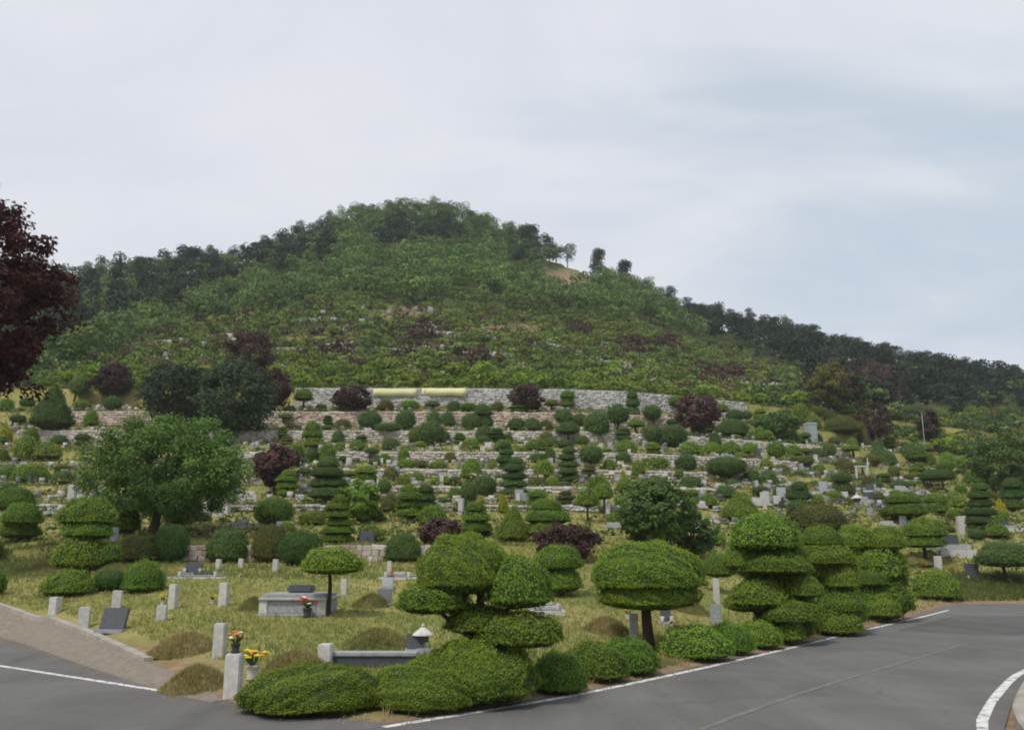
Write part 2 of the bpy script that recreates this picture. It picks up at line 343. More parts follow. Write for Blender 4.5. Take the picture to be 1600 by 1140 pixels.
# ------------------------------------------------------------------ mesh helpers
def np_mesh(name, V, loops, sizes, mats, midx=None, tint=None, col=None, smooth=None):
    me = bpy.data.meshes.new(name)
    V = np.asarray(V, np.float32); loops = np.asarray(loops, np.int32).ravel(); sizes = np.asarray(sizes, np.int32)
    me.vertices.add(len(V)); me.vertices.foreach_set('co', V.ravel())
    me.loops.add(len(loops)); me.loops.foreach_set('vertex_index', loops)
    me.polygons.add(len(sizes)); me.polygons.foreach_set('loop_start', np.concatenate([[0], np.cumsum(sizes)[:-1]]).astype(np.int32))
    for m in mats: me.materials.append(m)
    if midx is not None: me.polygons.foreach_set('material_index', np.asarray(midx, np.int32))
    if smooth is not None: me.polygons.foreach_set('use_smooth', np.asarray(smooth, bool))
    if tint is not None:
        a = me.attributes.new('tint', 'FLOAT', 'POINT'); a.data.foreach_set('value', np.asarray(tint, np.float32))
    if col is not None:
        a = me.attributes.new('col', 'FLOAT_COLOR', 'POINT'); c = np.ones((len(V), 4), np.float32); c[:, :3] = col; a.data.foreach_set('color', c.ravel())
    me.update(calc_edges=True)
    return me
def rand_dirs(n, rg=NR):
    v = rg.normal(size=(n, 3)); return v / np.linalg.norm(v, axis=1, keepdims=True)
def leaf_quads(C, Nn, ln, wd, jit=0.9, rg=NR):
    """rhombic leaves round centres C facing roughly Nn; returns verts (4n,3)"""
    n = len(C)
    nn = Nn + jit * rand_dirs(n, rg); nn /= np.linalg.norm(nn, axis=1, keepdims=True) + 1e-9
    t1 = np.cross(nn, rand_dirs(n, rg)); t1 /= np.linalg.norm(t1, axis=1, keepdims=True) + 1e-9
    t2 = np.cross(nn, t1)
    s = rg.uniform(0.7, 1.3, (n, 1))
    a = t1 * s * np.reshape(ln, (-1, 1)) / 2; b = t2 * s * np.reshape(wd, (-1, 1)) / 2
    V = np.stack([C - a, C + b - a * 0.1, C + a, C - b - a * 0.1], 1)
    return V.reshape(-1, 3)
def uv_ball(nu, nv):
    """unit sphere verts, loops, sizes"""
    V = [(0, 0, 1)]
    for j in range(1, nv):
        th = math.pi * j / nv
        for i in range(nu):
            p = 2 * math.pi * i / nu; V.append((math.sin(th) * math.cos(p), math.sin(th) * math.sin(p), math.cos(th)))
    V.append((0, 0, -1)); L, Z = [], []
    for i in range(nu): L += [0, 1 + i, 1 + (i + 1) % nu]; Z.append(3)
    for j in range(nv - 2):
        for i in range(nu):
            a = 1 + j * nu + i; b = 1 + j * nu + (i + 1) % nu; L += [a, a + nu, b + nu, b]; Z.append(4)
    k = 1 + (nv - 2) * nu
    for i in range(nu): L += [k + i, len(V) - 1, k + (i + 1) % nu]; Z.append(3)
    return np.array(V), np.array(L), np.array(Z)

class MB:
    """small solid builder"""
    def __init__(self): self.bm = bmesh.new()
    def box(self, x0, x1, y0, y1, z0, z1, bev=0.0):
        r = bmesh.ops.create_cube(self.bm, size=1)
        for v in r['verts']:
            v.co = Vector((x0 + (v.co.x + .5) * (x1 - x0), y0 + (v.co.y + .5) * (y1 - y0), z0 + (v.co.z + .5) * (z1 - z0)))
        if bev:
            es = list({e for v in r['verts'] for e in v.link_edges}); bmesh.ops.bevel(self.bm, geom=es, offset=bev, segments=2, affect='EDGES')
        return self
    def lathe(self, prof_, n=14, c=(0, 0, 0)):
        rings = []
        for r_, z in prof_:
            rings.append([self.bm.verts.new((c[0] + r_ * math.cos(2 * math.pi * i / n), c[1] + r_ * math.sin(2 * math.pi * i / n), c[2] + z)) for i in range(n)])
        for a, b in zip(rings, rings[1:]):
            for i in range(n): self.bm.faces.new((a[i], a[(i + 1) % n], b[(i + 1) % n], b[i]))
        self.bm.faces.new(rings[0][::-1]); self.bm.faces.new(rings[-1]); return self
    def tube(self, pts, n=8):
        """pts: (vec, radius)"""
        rings = []
        for k, (p, r_) in enumerate(pts):
            a = Vector(pts[max(k - 1, 0)][0]); b = Vector(pts[min(k + 1, len(pts) - 1)][0]); d = (b - a).normalized()
            u = d.orthogonal().normalized() if abs(d.z) < .9 else Vector((1, 0, 0)).cross(d).normalized()
            v = d.cross(u)
            rings.append([self.bm.verts.new(Vector(p) + r_ * (math.cos(2 * math.pi * i / n) * u + math.sin(2 * math.pi * i / n) * v)) for i in range(n)])
        for a, b in zip(rings, rings[1:]):
            for i in range(n): self.bm.faces.new((a[i], a[(i + 1) % n], b[(i + 1) % n], b[i]))
        self.bm.faces.new(rings[-1]); return self
    def ball(self, c, r_, sq=1.0, sub=1):
        r = bmesh.ops.create_icosphere(self.bm, subdivisions=sub, radius=1)
        for v in r['verts']: v.co = Vector(c) + Vector((v.co.x * r_, v.co.y * r_, v.co.z * r_ * sq))
        return self
    def xf(self, M): bmesh.ops.transform(self.bm, matrix=M, verts=self.bm.verts); return self
    def mesh(self, name, mat, smooth=False):
        bmesh.ops.recalc_face_normals(self.bm, faces=self.bm.faces)
        me = bpy.data.meshes.new(name); self.bm.to_mesh(me); self.bm.free(); me.materials.append(mat)
        if smooth: me.polygons.foreach_set('use_smooth', [True] * len(me.polygons))
        return me

def obj(name, me, parent=None, loc=(0, 0, 0), rz=0.0, sc=(1, 1, 1)):
    o = bpy.data.objects.new(name, me); COL.objects.link(o)
    o.parent = parent; o.location = loc; o.rotation_euler = (0, 0, rz); o.scale = sc
    return o
def tag(o, label, cat, group=None):
    o['label'] = label; o['category'] = cat
    if group: o['group'] = group
    return o
def thing(name, label, cat, loc, rz=0, group=None):
    return tag(obj(name, None, None, loc, rz), label, cat, group)
def structure(name, me): o = obj(name, me); o['kind'] = 'structure'; return o
def stuff(name, me, label, cat, parent=None):
    o = obj(name, me, parent); o['kind'] = 'stuff'
    if parent is None: o['label'] = label; o['category'] = cat
    return o

# ------------------------------------------------------------------ ground sheet
ye_rows = np.unique(np.round(np.concatenate([np.arange(-60, 4, 8), np.arange(4, 12, 2), np.arange(12, 46, 0.5), np.arange(46, 118, 1.0), [w[0] for w in WALLS], [w[0] + 0.4 for w in WALLS], np.arange(118, 340, 5), np.arange(340, 700, 30)]), 3))
xs = np.concatenate([np.arange(-24, 30, 0.6)])
g1 = [30.0]
while g1[-1] < 440: g1.append(g1[-1] + max(1.0, g1[-1] * 0.045))
g2 = [-24.6]
while g2[-1] > -440: g2.append(g2[-1] - max(0.8, -g2[-1] * 0.045))
xs = np.concatenate([np.array(g2)[::-1], xs, np.array(g1)])
GX, GE = np.meshgrid(xs, ye_rows)
GY = GE + wcurve(GX); GZ = terrain(GX, GY)
nx, ny = len(xs), len(ye_rows)
idx = np.arange(nx * ny).reshape(ny, nx)
Q = np.stack([idx[:-1, :-1], idx[:-1, 1:], idx[1:, 1:], idx[1:, :-1]], -1).reshape(-1, 4)
gme = np_mesh('ground', np.stack([GX, GY, GZ], -1).reshape(-1, 3), Q, np.full(len(Q), 4), [MT['ground']], smooth=np.ones(len(Q), bool))
sdv = sdist(GX, GY)
nzv = hnoise(GX * 6, GY * 6)
soil = np.clip((1.3 + 0.7 * nzv - sdv) / 1.0, 0, 1)
ppx, ppy, _ = project(np.stack([GX, GY, GZ], -1).reshape(-1, 3))
def patch(px, py, cx, cy, rx, ry): return np.clip(1.6 * (1 - np.hypot((px - cx) / rx, (py - cy) / ry)), 0, 1)
for a in ((890, 440, 66, 28), (975, 577, 45, 14), (640, 490, 70, 14), (790, 515, 90, 12), (480, 525, 40, 10)):
    soil = np.maximum(soil, patch(ppx, ppy, *a).reshape(soil.shape) * (GE > 118))
at = gme.attributes.new('soil', 'FLOAT', 'POINT'); at.data.foreach_set('value', soil.ravel().astype(np.float32))
at = gme.attributes.new('scrub', 'FLOAT', 'POINT'); at.data.foreach_set('value', (np.clip((GE - 117) / 6, 0, 1) * np.clip(1 - soil * 1.2, 0, 1)).ravel().astype(np.float32))
structure('ground', gme)

# asphalt, painted lines, verges
def poly_mesh(name, pts, z, mat):
    bm = bmesh.new(); f = bm.faces.new([bm.verts.new((p[0], p[1], z)) for p in pts])
    bmesh.ops.triangulate(bm, faces=[f]); bmesh.ops.recalc_face_normals(bm, faces=bm.faces)
    me = bpy.data.meshes.new(name); bm.to_mesh(me); bm.free(); me.materials.append(mat); return me
def resample(pts, step):
    P = [np.array(p, float) for p in pts]; out = [P[0]]
    for a, b in zip(P, P[1:]):
        n = max(1, int(np.linalg.norm(b - a) / step))
        out += [a + (b - a) * k / n for k in range(1, n + 1)]
    return [tuple(p) for p in out]
def smooth_line(pts, it=2):
    for _ in range(it):
        q = [pts[0]]
        for a, b in zip(pts, pts[1:]):
            q += [tuple(0.75 * np.array(a) + 0.25 * np.array(b)), tuple(0.25 * np.array(a) + 0.75 * np.array(b))]
        pts = q + [pts[-1]]
    return pts
def strip(name, pts, w, z, mat, wob=0.0):
    a = offset_line(pts, -w / 2); b = offset_line(pts, w / 2); n = len(pts)
    V = [(p[0] + rnd.uniform(-wob, wob), p[1] + rnd.uniform(-wob, wob), z) for p in a] + [(p[0] + rnd.uniform(-wob, wob), p[1] + rnd.uniform(-wob, wob), z) for p in b]
    Q = [(i, n + i, n + i + 1, i + 1) for i in range(n - 1)]
    return np_mesh(name, V, Q, [4] * len(Q), [mat])
structure('road', poly_mesh('road', ASPHALT, 0.004, MT['asphalt']))
lw = smooth_line([flat(x, y) for x, y in ((-260, 1003), (-120, 1022), (0, 1040), (90, 1054), (180, 1068), (250, 1079), (300, 1086))])
tag_line = structure('road_edge_line', strip('line', resample(lw, 0.5), 0.15, 0.009, MT['paint'], 0.008))
rl = smooth_line([flat(x, y) for x, y in ((600, 1136), (660, 1126), (780, 1107), (900, 1086), (1020, 1061), (1200, 1021), (1350, 984), (1440, 964), (1482, 953))])
structure('road_edge_line', strip('line', resample(rl, 0.5), 0.15, 0.009, MT['paint'], 0.008))
structure('road_edge_line', strip('line', resample(smooth_line(right_line), 0.5), 0.16, 0.009, MT['paint'], 0.008))
yl = smooth_line([flat(x, y) for x, y in ((1095, 1140), (1180, 1107), (1290, 1070), (1400, 1038), (1500, 1008))])
structure('road_centre_line', strip('line', resample(yl, 0.5), 0.11, 0.009, MT['ypaint'], 0.006))
# area of darker asphalt tone on the far arm
structure('dark_road_area', poly_mesh('patch', [flat(x, y) for x, y in ((1400, 985), (1490, 962), (1640, 962), (1700, 990), (1560, 992))], 0.0075, asphalt_mat('darker_asphalt', .74)))
# gravel verge with a concrete lip on the left arm
def draped(name, inner, outer, nacross, lift, mat, edge=0.0):
    n = min(len(inner), len(outer)); V = []
    for i in range(n):
        for k in range(nacross + 1):
            t = k / nacross; x = inner[i][0] * (1 - t) + outer[i][0] * t; y = inner[i][1] * (1 - t) + outer[i][1] * t
            V.append((x, y, max(tz(x, y), -0.02) + (lift if 0 < k < nacross else edge)))
    m = nacross + 1
    Q = [(i * m + k, (i + 1) * m + k, (i + 1) * m + k + 1, i * m + k + 1) for i in range(n - 1) for k in range(nacross)]
    return np_mesh(name, V, Q, [4] * len(Q), [mat], smooth=[True] * len(Q))
le = resample([(-34, 37)] + left_edge[:6], 0.6)
vin = offset_line(le, 0.25)
oc = [(-40, 40)] + [tuple(ground(x, y))[:2] for x, y in ((-60, 934), (0, 949), (79, 969), (137, 990), (229, 1032), (300, 1066))] + [left_edge[5]]
oc = np.array(resample(oc, 0.1)); oi_ = np.linspace(0, len(oc) - 1, len(le)); vout = [tuple(oc[int(q)]) for q in oi_]
structure('gravel_verge', draped('verge', vin, vout, 8, 0.03, MT['gravel'], 0.012))
kb = []
for i, p in enumerate(vout[:-7]): kb.append((p[0], p[1]))
lip_in = offset_line(kb, 0.11); lip_out = offset_line(kb, -0.11)
bm = bmesh.new(); rows = []
for a, b in zip(lip_in, lip_out):
    za = max(tz(*a), tz(*b), 0) + 0.075
    rows.append([bm.verts.new((a[0], a[1], za - 0.3)), bm.verts.new((a[0], a[1], za)), bm.verts.new((b[0], b[1], za)), bm.verts.new((b[0], b[1], za - 0.3))])
for a, b in zip(rows, rows[1:]):
    for k in range(3): bm.faces.new((a[k], a[k + 1], b[k + 1], b[k]))
bm.faces.new(rows[0]); bm.faces.new(rows[-1])
bmesh.ops.recalc_face_normals(bm, faces=bm.faces)
lm = bpy.data.meshes.new('lip'); bm.to_mesh(lm); bm.free(); lm.materials.append(MT['concrete'])
structure('verge_kerb', lm)
# raised concrete pavement on the right of the road, kerb 0.28 m
def extruded_strip(name, inner, outer, z0, z1, mat):
    bm = bmesh.new(); rows = []
    for a, b in zip(inner, outer):
        rows.append([bm.verts.new((*a, z0)), bm.verts.new((*a, z1 - .03)), bm.verts.new((a[0] * .98 + b[0] * .02, a[1] * .98 + b[1] * .02, z1)), bm.verts.new((*b, z1)), bm.verts.new((*b, z0))])
    for a, b in zip(rows, rows[1:]):
        for k in range(4): bm.faces.new((a[k], a[k + 1], b[k + 1], b[k]))
    bm.faces.new(rows[0]); bm.faces.new(rows[-1]); bmesh.ops.recalc_face_normals(bm, faces=bm.faces)
    me = bpy.data.meshes.new(name); bm.to_mesh(me); bm.free(); me.materials.append(mat); return me
rs = resample(smooth_line(right_line), 0.8)
structure('pavement', extruded_strip('pavement', offset_line(rs, 0.42), offset_line(rs, 2.4), -0.1, 0.27, MT['concrete']))

# ------------------------------------------------------------------ terrace walls
def stone_unit(seed):
    r_ = random.Random(seed); mb = MB(); mb.box(-.5, .5, -.5, .5, -.5, .5)
    for v in mb.bm.verts: v.co += Vector([r_.uniform(-.09, .09) for _ in range(3)])
    bmesh.ops.bevel(mb.bm, geom=list(mb.bm.edges), offset=0.09, segments=1, affect='EDGES')
    me = mb.mesh('stone', MT['stone']); a = me.attributes.new('tint', 'FLOAT', 'POINT'); a.data.foreach_set('value', [r_.random()] * len(me.vertices)); return me
STONES = [stone_unit(i) for i in range(8)]
for s_ in STONES[5:]: s_.materials.clear(); s_.materials.append(MT['stone_pink'])
WNAMES = ['pinkish rubble retaining wall of single stones behind the lower lawn',
          'low grey stone terrace wall, lowest of the upper walls',
          'low grey stone terrace wall, second above the lawn wall',
          'grey stone terrace wall, third above the lawn wall',
          'long pale stone terrace wall, fourth above the lawn wall',
          'long beige stone terrace wall, fifth above the lawn wall',
          'terracotta coloured stone terrace wall, second from the top',
          'tall grey stone wall at the top of the cemetery']
WRANGE = [(200, 720), (40, 1010), (420, 1130), (460, 1250), (330, 1330), (20, 1400), (90, 1150), (455, 1200)]
WMAT = ['stone_pink', 'stone_grey', 'stone', 'stone', 'stone', 'stone', 'stone_pink', 'stone_grey']
for wi, (yk, z0, z1) in enumerate(WALLS):
    x0 = (WRANGE[wi][0] - 800) / 1386 * yk; x1 = (WRANGE[wi][1] - 800) / 1386 * (yk + 4)
    def wp(x): return yk + float(wcurve(np.array(x))) + 0.12 * math.sin(x * 0.7 + wi)
    t = thing('terrace_wall', WNAMES[wi], 'wall', ((x0 + x1) / 2, wp((x0 + x1) / 2), z0), group='stone terrace walls')
    O = t.location.copy()
    xsw = np.arange(x0, x1, 1.0)
    bm = bmesh.new(); rows = []
    for x in xsw:
        y = wp(x); zb = min(z0, tz(x, y - .3)) - .4 - O.z; zt = z1 - O.z - 0.02
        rows.append([bm.verts.new((x - O.x, y - .06 - O.y, zb)), bm.verts.new((x - O.x, y - .06 + .05 - O.y, zt)), bm.verts.new((x - O.x, y + .5 - O.y, zt)), bm.verts.new((x - O.x, y + .5 - O.y, zb))])
    for a, b in zip(rows, rows[1:]):
        for k in range(3): bm.faces.new((a[k], a[k + 1], b[k + 1], b[k]))
    bm.faces.new(rows[0]); bm.faces.new(rows[-1]); bmesh.ops.recalc_face_normals(bm, faces=bm.faces)
    me = bpy.data.meshes.new('mortar_body'); bm.to_mesh(me); bm.free(); me.materials.append(MT['wall']); obj('mortar_body', me, t)
    H = z1 - z0
    if wi == 0:                                   # near wall: every stone its own piece
        ch = H / 3; placed = 0
        for c in range(3):
            x = x0 + rnd.uniform(0, .2)
            while x < x1 - .4 and placed < 300:
                wd = rnd.uniform(.24, .5); px = 800 + 1386 * x / yk
                s_ = obj('stone', STONES[rnd.randrange(8)], t, (x + wd / 2 - O.x, wp(x) - .06 - O.y, z0 + (c + .5) * ch - O.z + rnd.uniform(-.02, .02)), 0, (wd * .97, .3, ch * rnd.uniform(.9, 1.12)))
                s_.rotation_euler = (0, rnd.uniform(-.08, .08), rnd.choice((0, math.pi)) + rnd.uniform(-.08, .08)); x += wd; placed += 1
    else:
        V, Lp, Zs, tint = [], [], [], []
        base = STONES[0]
        sv = [np.array([v.co[:] for v in s_.vertices]) for s_ in STONES]; sf = [[list(p.vertices) for p in s_.polygons] for s_ in STONES]
        ncour = max(2, int(round(H / 0.27))); ch = H / ncour; off = 0
        for c in range(ncour):
            x = x0 + rnd.uniform(0, .3)
            while x < x1 - .7:
                wd = rnd.uniform(.22, .58); k = rnd.randrange(8)
                P = sv[k] * np.array([wd * .97, .3, ch * rnd.uniform(.8, 1.15)]) + np.array([x + wd / 2 - O.x, wp(x + wd / 2) - .05 - O.y + rnd.uniform(-.05, .05), z0 + (c + .5) * ch - O.z + rnd.uniform(-.05, .05)])
                V.append(P); tv = rnd.random(); tint += [tv] * len(P)
                for f in sf[k]: Lp += [q + off for q in f]; Zs.append(len(f))
                off += len(P); x += wd
        me = np_mesh('stone_facing', np.concatenate(V), Lp, Zs, [MT[WMAT[wi]]], tint=tint)
        o = obj('stone_facing', me, t); o['kind'] = 'stuff'
    # coping slabs
    if wi < 7: continue
    bm = bmesh.new()
    x = x0
    while x < x1 - 1.2:
        wd = rnd.uniform(1.0, 1.6); r = bmesh.ops.create_cube(bm, size=1)
        for v in r['verts']: v.co = Vector((x + wd / 2 + v.co.x * (wd - .02) - O.x, wp(x + wd / 2) + .12 + v.co.y * .52 - O.y, z1 + .03 + v.co.z * .10 - O.z))
        x += wd
    me = bpy.data.meshes.new('coping'); bm.to_mesh(me); bm.free(); me.materials.append(MT[WMAT[wi]])
    o = obj('coping', me, t); o['kind'] = 'stuff'

# ------------------------------------------------------------------ clipped foliage library
def pad_library(kind, nleaf, ln, seed, mat):
    rg = np.random.default_rng(seed)
    p = {'dome': 2.0, 'lens': 2.25, 'ball': 2.0, 'cone': 1.6}[kind]
    low = {'dome': 0.30, 'lens': 0.42, 'ball': 0.95, 'cone': 0.25}[kind]
    ph = rg.uniform(0, 6.28, 12)
    def shape(D, k=1.0):
        rxy = np.hypot(D[:, 0], D[:, 1]); r = (rxy ** p + np.abs(D[:, 2]) ** p) ** (-1 / p)
        lump = 1 + 0.045 * np.sin(3 * D[:, 0] * 2 + ph[0]) * np.sin(5 * D[:, 1] + ph[1]) + 0.035 * np.sin(9 * D[:, 2] + 4 * D[:, 0] + ph[2]) + 0.03 * np.sin(11 * D[:, 1] - 6 * D[:, 0] + ph[3]) + 0.018 * np.sin(23 * D[:, 0] + 19 * D[:, 2] + ph[4])
        P = D * (r * lump * k)[:, None]
        P[:, 2] = np.where(P[:, 2] > 0, P[:, 2], P[:, 2] * low)
        if kind == 'cone':
            tt = np.clip(P[:, 2], 0, 1); P[:, :2] *= (1 - 0.45 * tt)[:, None]
        P[:, 2] = (P[:, 2] + low) / (1 + low)
        return P
    D = rand_dirs(int(nleaf * 1.5), rg)
    if kind != 'ball': D = D[(D[:, 2] > -0.28) | (rg.random(len(D)) < .12)]
    D = D[:nleaf]; nleaf = len(D); C = shape(D)
    fq = 15; bl = np.sin(fq * C[:, 0] + ph[8] + 2 * np.sin(fq * .6 * C[:, 1])) * np.sin(fq * C[:, 1] + ph[9] + 2 * np.sin(fq * .5 * C[:, 2])) + .6 * np.sin(fq * 1.7 * C[:, 2] + ph[10] + 9 * C[:, 0])
    cen0 = np.array([0, 0, low / (1 + low)]); C = cen0 + (C - cen0) * (1 + .014 * bl)[:, None]
    Nn = D * np.array([1, 1, 1.0]); Nn[:, 2] = np.where(D[:, 2] > 0, D[:, 2], D[:, 2] / max(low, .3) * .6)
    Nn /= np.linalg.norm(Nn, axis=1, keepdims=True)
    C = C + Nn * rg.uniform(-0.8, 0.35, (nleaf, 1)) * ln
    st_ = rg.random(nleaf) < .045; C = C + Nn * (st_ * rg.uniform(.3, 1.9, nleaf) * ln)[:, None]
    LV = leaf_quads(C, Nn, ln, ln * 0.5, 0.75, rg)
    cl = 0.5 + 0.5 * np.sin(5 * D[:, 0] + ph[5]) * np.sin(6 * D[:, 1] + ph[6]) * np.sin(4 * D[:, 2] + ph[7])
    tl = np.clip(0.25 * cl + 0.2 * (bl + 1) / 2 + 0.65 * rg.random(nleaf) - .05, 0, 1)
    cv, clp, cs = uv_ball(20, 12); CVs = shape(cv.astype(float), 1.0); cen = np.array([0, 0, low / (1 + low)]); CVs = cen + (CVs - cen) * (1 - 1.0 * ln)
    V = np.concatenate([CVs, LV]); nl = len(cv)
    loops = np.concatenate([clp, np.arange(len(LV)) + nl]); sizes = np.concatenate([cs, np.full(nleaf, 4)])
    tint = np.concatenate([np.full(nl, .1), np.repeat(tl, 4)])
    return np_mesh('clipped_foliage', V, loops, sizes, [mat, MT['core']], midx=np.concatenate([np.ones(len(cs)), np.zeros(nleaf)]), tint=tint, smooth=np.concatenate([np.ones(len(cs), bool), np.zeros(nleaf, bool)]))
PADS = {}
def pad_mesh(kind, level, matk):
    nv = 2
    v = rnd.randrange(nv); key = (kind, level, matk, v)
    if key not in PADS:
        nl, ln = ((22000, 0.036), (4700, 0.070), (1400, 0.122))[level]
        PADS[key] = pad_library(kind, nl, ln, ord(kind[0]) * 37 + level * 11 + v * 5, MT[matk])
    return PADS[key]
TRUNK = {}
def ring_trunk(rows, n=9):
    mb = MB(); rings = [[mb.bm.verts.new((x + r_ * math.cos(6.2832 * i / n), y + r_ * math.sin(6.2832 * i / n), z)) for i in range(n)] for x, y, z, r_ in rows]
    for a, b in zip(rings, rings[1:]):
        for i in range(n): mb.bm.faces.new((a[i], a[(i + 1) % n], b[(i + 1) % n], b[i]))
    mb.bm.faces.new(rings[-1]); return mb.mesh('trunk', MT['bark'], True)
def trunk_mesh(v):
    if v not in TRUNK:
        TRUNK[v] = ring_trunk([(0.25 * math.sin(k * 1.1 + v) * (k > 0), 0.25 * math.cos(k * 0.9 + v * 2) * (k > 0), k / 6, 1.35 if k == 0 else 1.0 - 0.07 * k) for k in range(7)])
    return TRUNK[v]
def level_for(wpx): return 0 if wpx > 140 else (1 if wpx > 48 else 2)

def topiary(name, label, pads, base=None, trunk_px=None, mat='yew', cat='shrub', group=None, lift=None):
    """pads: (x0,y0,x1,y1,kind[,depth shift]) in picture units at the tree's own distance; base: pixel where the trunk meets the ground"""
    if base is None:                         # a bush that sits on the ground
        x0, y0, x1, y1, kind = pads[0][:5]
        g = ground((x0 + x1) / 2, y1); d = depth(g); r_ = (x1 - x0) / 2 * d / FPX
        c = Vector((g.x * (1 + r_ * .8 / max(g.y, 1)), g.y + r_ * 0.8, 0)); c.z = tz(c.x, c.y)
        d = depth(c); r_ = (x1 - x0) / 2 * d / FPX
        top = on_plane((x0 + x1) / 2, y0, c.y).z; h = max(top - c.z + 0.06, 0.35 * r_)
        t = thing(name, label, cat, c, 0, group)
        obj('foliage', pad_mesh(kind, level_for(x1 - x0), mat), t, (0, 0, -0.06), rnd.uniform(0, 6.28), (r_, r_, h))
        if kind in ('dome', 'ball', 'cone') and x1 - x0 > 60:
            obj('stem', trunk_mesh(rnd.randrange(5)), t, (0, 0, -0.05), 0, (.03 + r_ * .03, .03 + r_ * .03, h * .6))
        return t
    g = ground(*base); d = depth(g)
    t = thing(name, label, cat, g, 0, group)
    topz = 0
    for p in pads:
        x0, y0, x1, y1, kind = p[:5]; dy = p[5] if len(p) > 5 else rnd.uniform(-.12, .12) * (x1 - x0) * d / FPX
        r_ = (x1 - x0) / 2 * d / FPX
        a = on_plane((x0 + x1) / 2, y1, g.y + dy); b = on_plane((x0 + x1) / 2, y0, g.y + dy)
        h = b.z - a.z
        obj('foliage_pad', pad_mesh(kind, level_for(x1 - x0), mat), t, (a.x - g.x, dy, a.z - g.z), rnd.uniform(0, 6.28), (r_, r_ * rnd.uniform(.9, 1.05), h))
        topz = max(topz, a.z - g.z + h * .5)
        if trunk_px and abs(a.x - g.x) > r_ * 0.45 and len(pads) > 2:       # a side branch that carries this pad
            w_ = trunk_px * d / FPX / 2 * .55; tgt = Vector((a.x - g.x, dy, a.z - g.z + h * .25)); st = Vector((0, 0, max(.1, (a.z - g.z) * .65)))
            me = MB().tube([(st, w_), ((st + tgt) / 2 + Vector((0, 0, -.03)), w_ * .8), (tgt, w_ * .5)], 7).mesh('branch', MT['bark'], True)
            obj('branch', me, t)
    w_ = (trunk_px or 8) * d / FPX / 2
    obj('trunk', trunk_mesh(rnd.randrange(5)), t, (0, 0, -0.08), rnd.uniform(0, 6), (w_, w_, topz + .08))
    return t

def tiers(x0, y0, x1, y1, n, top='dome', leg=0.06):
    """n stacked pads in a box"""
    H = (y1 - y0) * (1 - leg); st = H / n; out = []
    for k in range(n):
        w = (x1 - x0) * (1.0 if k in (0, 1) else 1.0 - 0.10 * (k - 1)) * rnd.uniform(.86, 1.0) * (0.8 if k == n - 1 and n > 2 else 1)
        cx = (x0 + x1) / 2 + rnd.uniform(-.05, .05) * (x1 - x0)
        yb = y1 - leg * (y1 - y0) - k * st
        out.append((cx - w / 2, yb - st * (1.18 if k < n - 1 else 1.0), cx + w / 2, yb + st * .04, 'lens' if k < n - 1 else top))
    return out

# ------------------------------------------------------------------ foreground topiary (hand placed)
T = topiary
T('dome_bush', 'large low clipped dome bush at the nose of the road junction', [(374, 1036, 602, 1127, 'dome')])
T('dome_bush', 'large clipped dome bush right of the junction bush, below the cloud tree', [(578, 1028, 748, 1117, 'dome')])
T('cloud_pruned_tree', 'large cloud-pruned tree with dome top and stacked pads by the road', [
    (648, 832, 806, 928, 'dome', .1), (758, 868, 863, 952, 'dome', -.25), (616, 908, 738, 960, 'lens', -.1), (694, 944, 808, 992, 'lens', .1), (745, 955, 880, 1012, 'lens', -.3), (662, 995, 840, 1096, 'lens', -.35)], (748, 1088), 18, cat='tree')
T('dome_bush', 'upright clipped bush tucked against the right of the cloud tree', [(826, 1016, 918, 1089, 'dome')])
T('dome_bush', 'clipped roadside bush, first after the one beside the cloud tree', [(878, 1002, 981, 1066, 'dome')])
T('dome_bush', 'clipped roadside bush in front of the mushroom tree trunk', [(938, 994, 1031, 1057, 'dome')])
T('dome_bush', 'broad clipped roadside bush just right of the mushroom tree trunk', [(1030, 975, 1144, 1034, 'dome')])
T('dome_bush', 'clipped roadside bush, middle of the three before the tiered trees', [(1100, 972, 1178, 1023, 'dome')])
T('dome_bush', 'clipped roadside bush touching the first tiered tree', [(1150, 968, 1223, 1015, 'dome')])
T('mushroom_tree', 'large mushroom-shaped clipped tree on a bare trunk beside the road', [(923, 844, 1104, 928, 'dome', 0), (934, 896, 1094, 952, 'lens', .05)], (1013, 1012), 19, cat='tree')
T('tiered_tree', 'nearest of three tall many-tiered clipped trees along the road', [
    (1136, 799, 1259, 864, 'dome', .1), (1168, 860, 1266, 898, 'dome', -.3), (1130, 852, 1185, 892, 'lens', .3), (1143, 902, 1238, 950, 'dome', -.1), (1230, 897, 1286, 935, 'dome', -.5), (1132, 924, 1202, 956, 'lens', .3), (1194, 935, 1285, 974, 'dome', -.6), (1217, 964, 1259, 1002, 'dome', -.8), (1146, 846, 1268, 908, 'lens', .5), (1148, 888, 1276, 962, 'lens', .5), (1178, 926, 1280, 1000, 'lens', .3)], (1213, 1000), 14, cat='tree', group='tiered trees by the road')
T('tiered_tree', 'middle of three tall many-tiered clipped trees along the road', [
    (1247, 820, 1319, 855, 'dome', .3), (1240, 849, 1334, 885, 'dome', 0), (1284, 876, 1342, 922, 'dome', -.3), (1250, 884, 1300, 915, 'lens', .4), (1276, 922, 1355, 958, 'dome', -.4), (1272, 946, 1348, 992, 'dome', -.6), (1240, 840, 1346, 916, 'lens', .5), (1252, 896, 1352, 988, 'lens', .3)], (1308, 990), 14, cat='tree', group='tiered trees by the road')
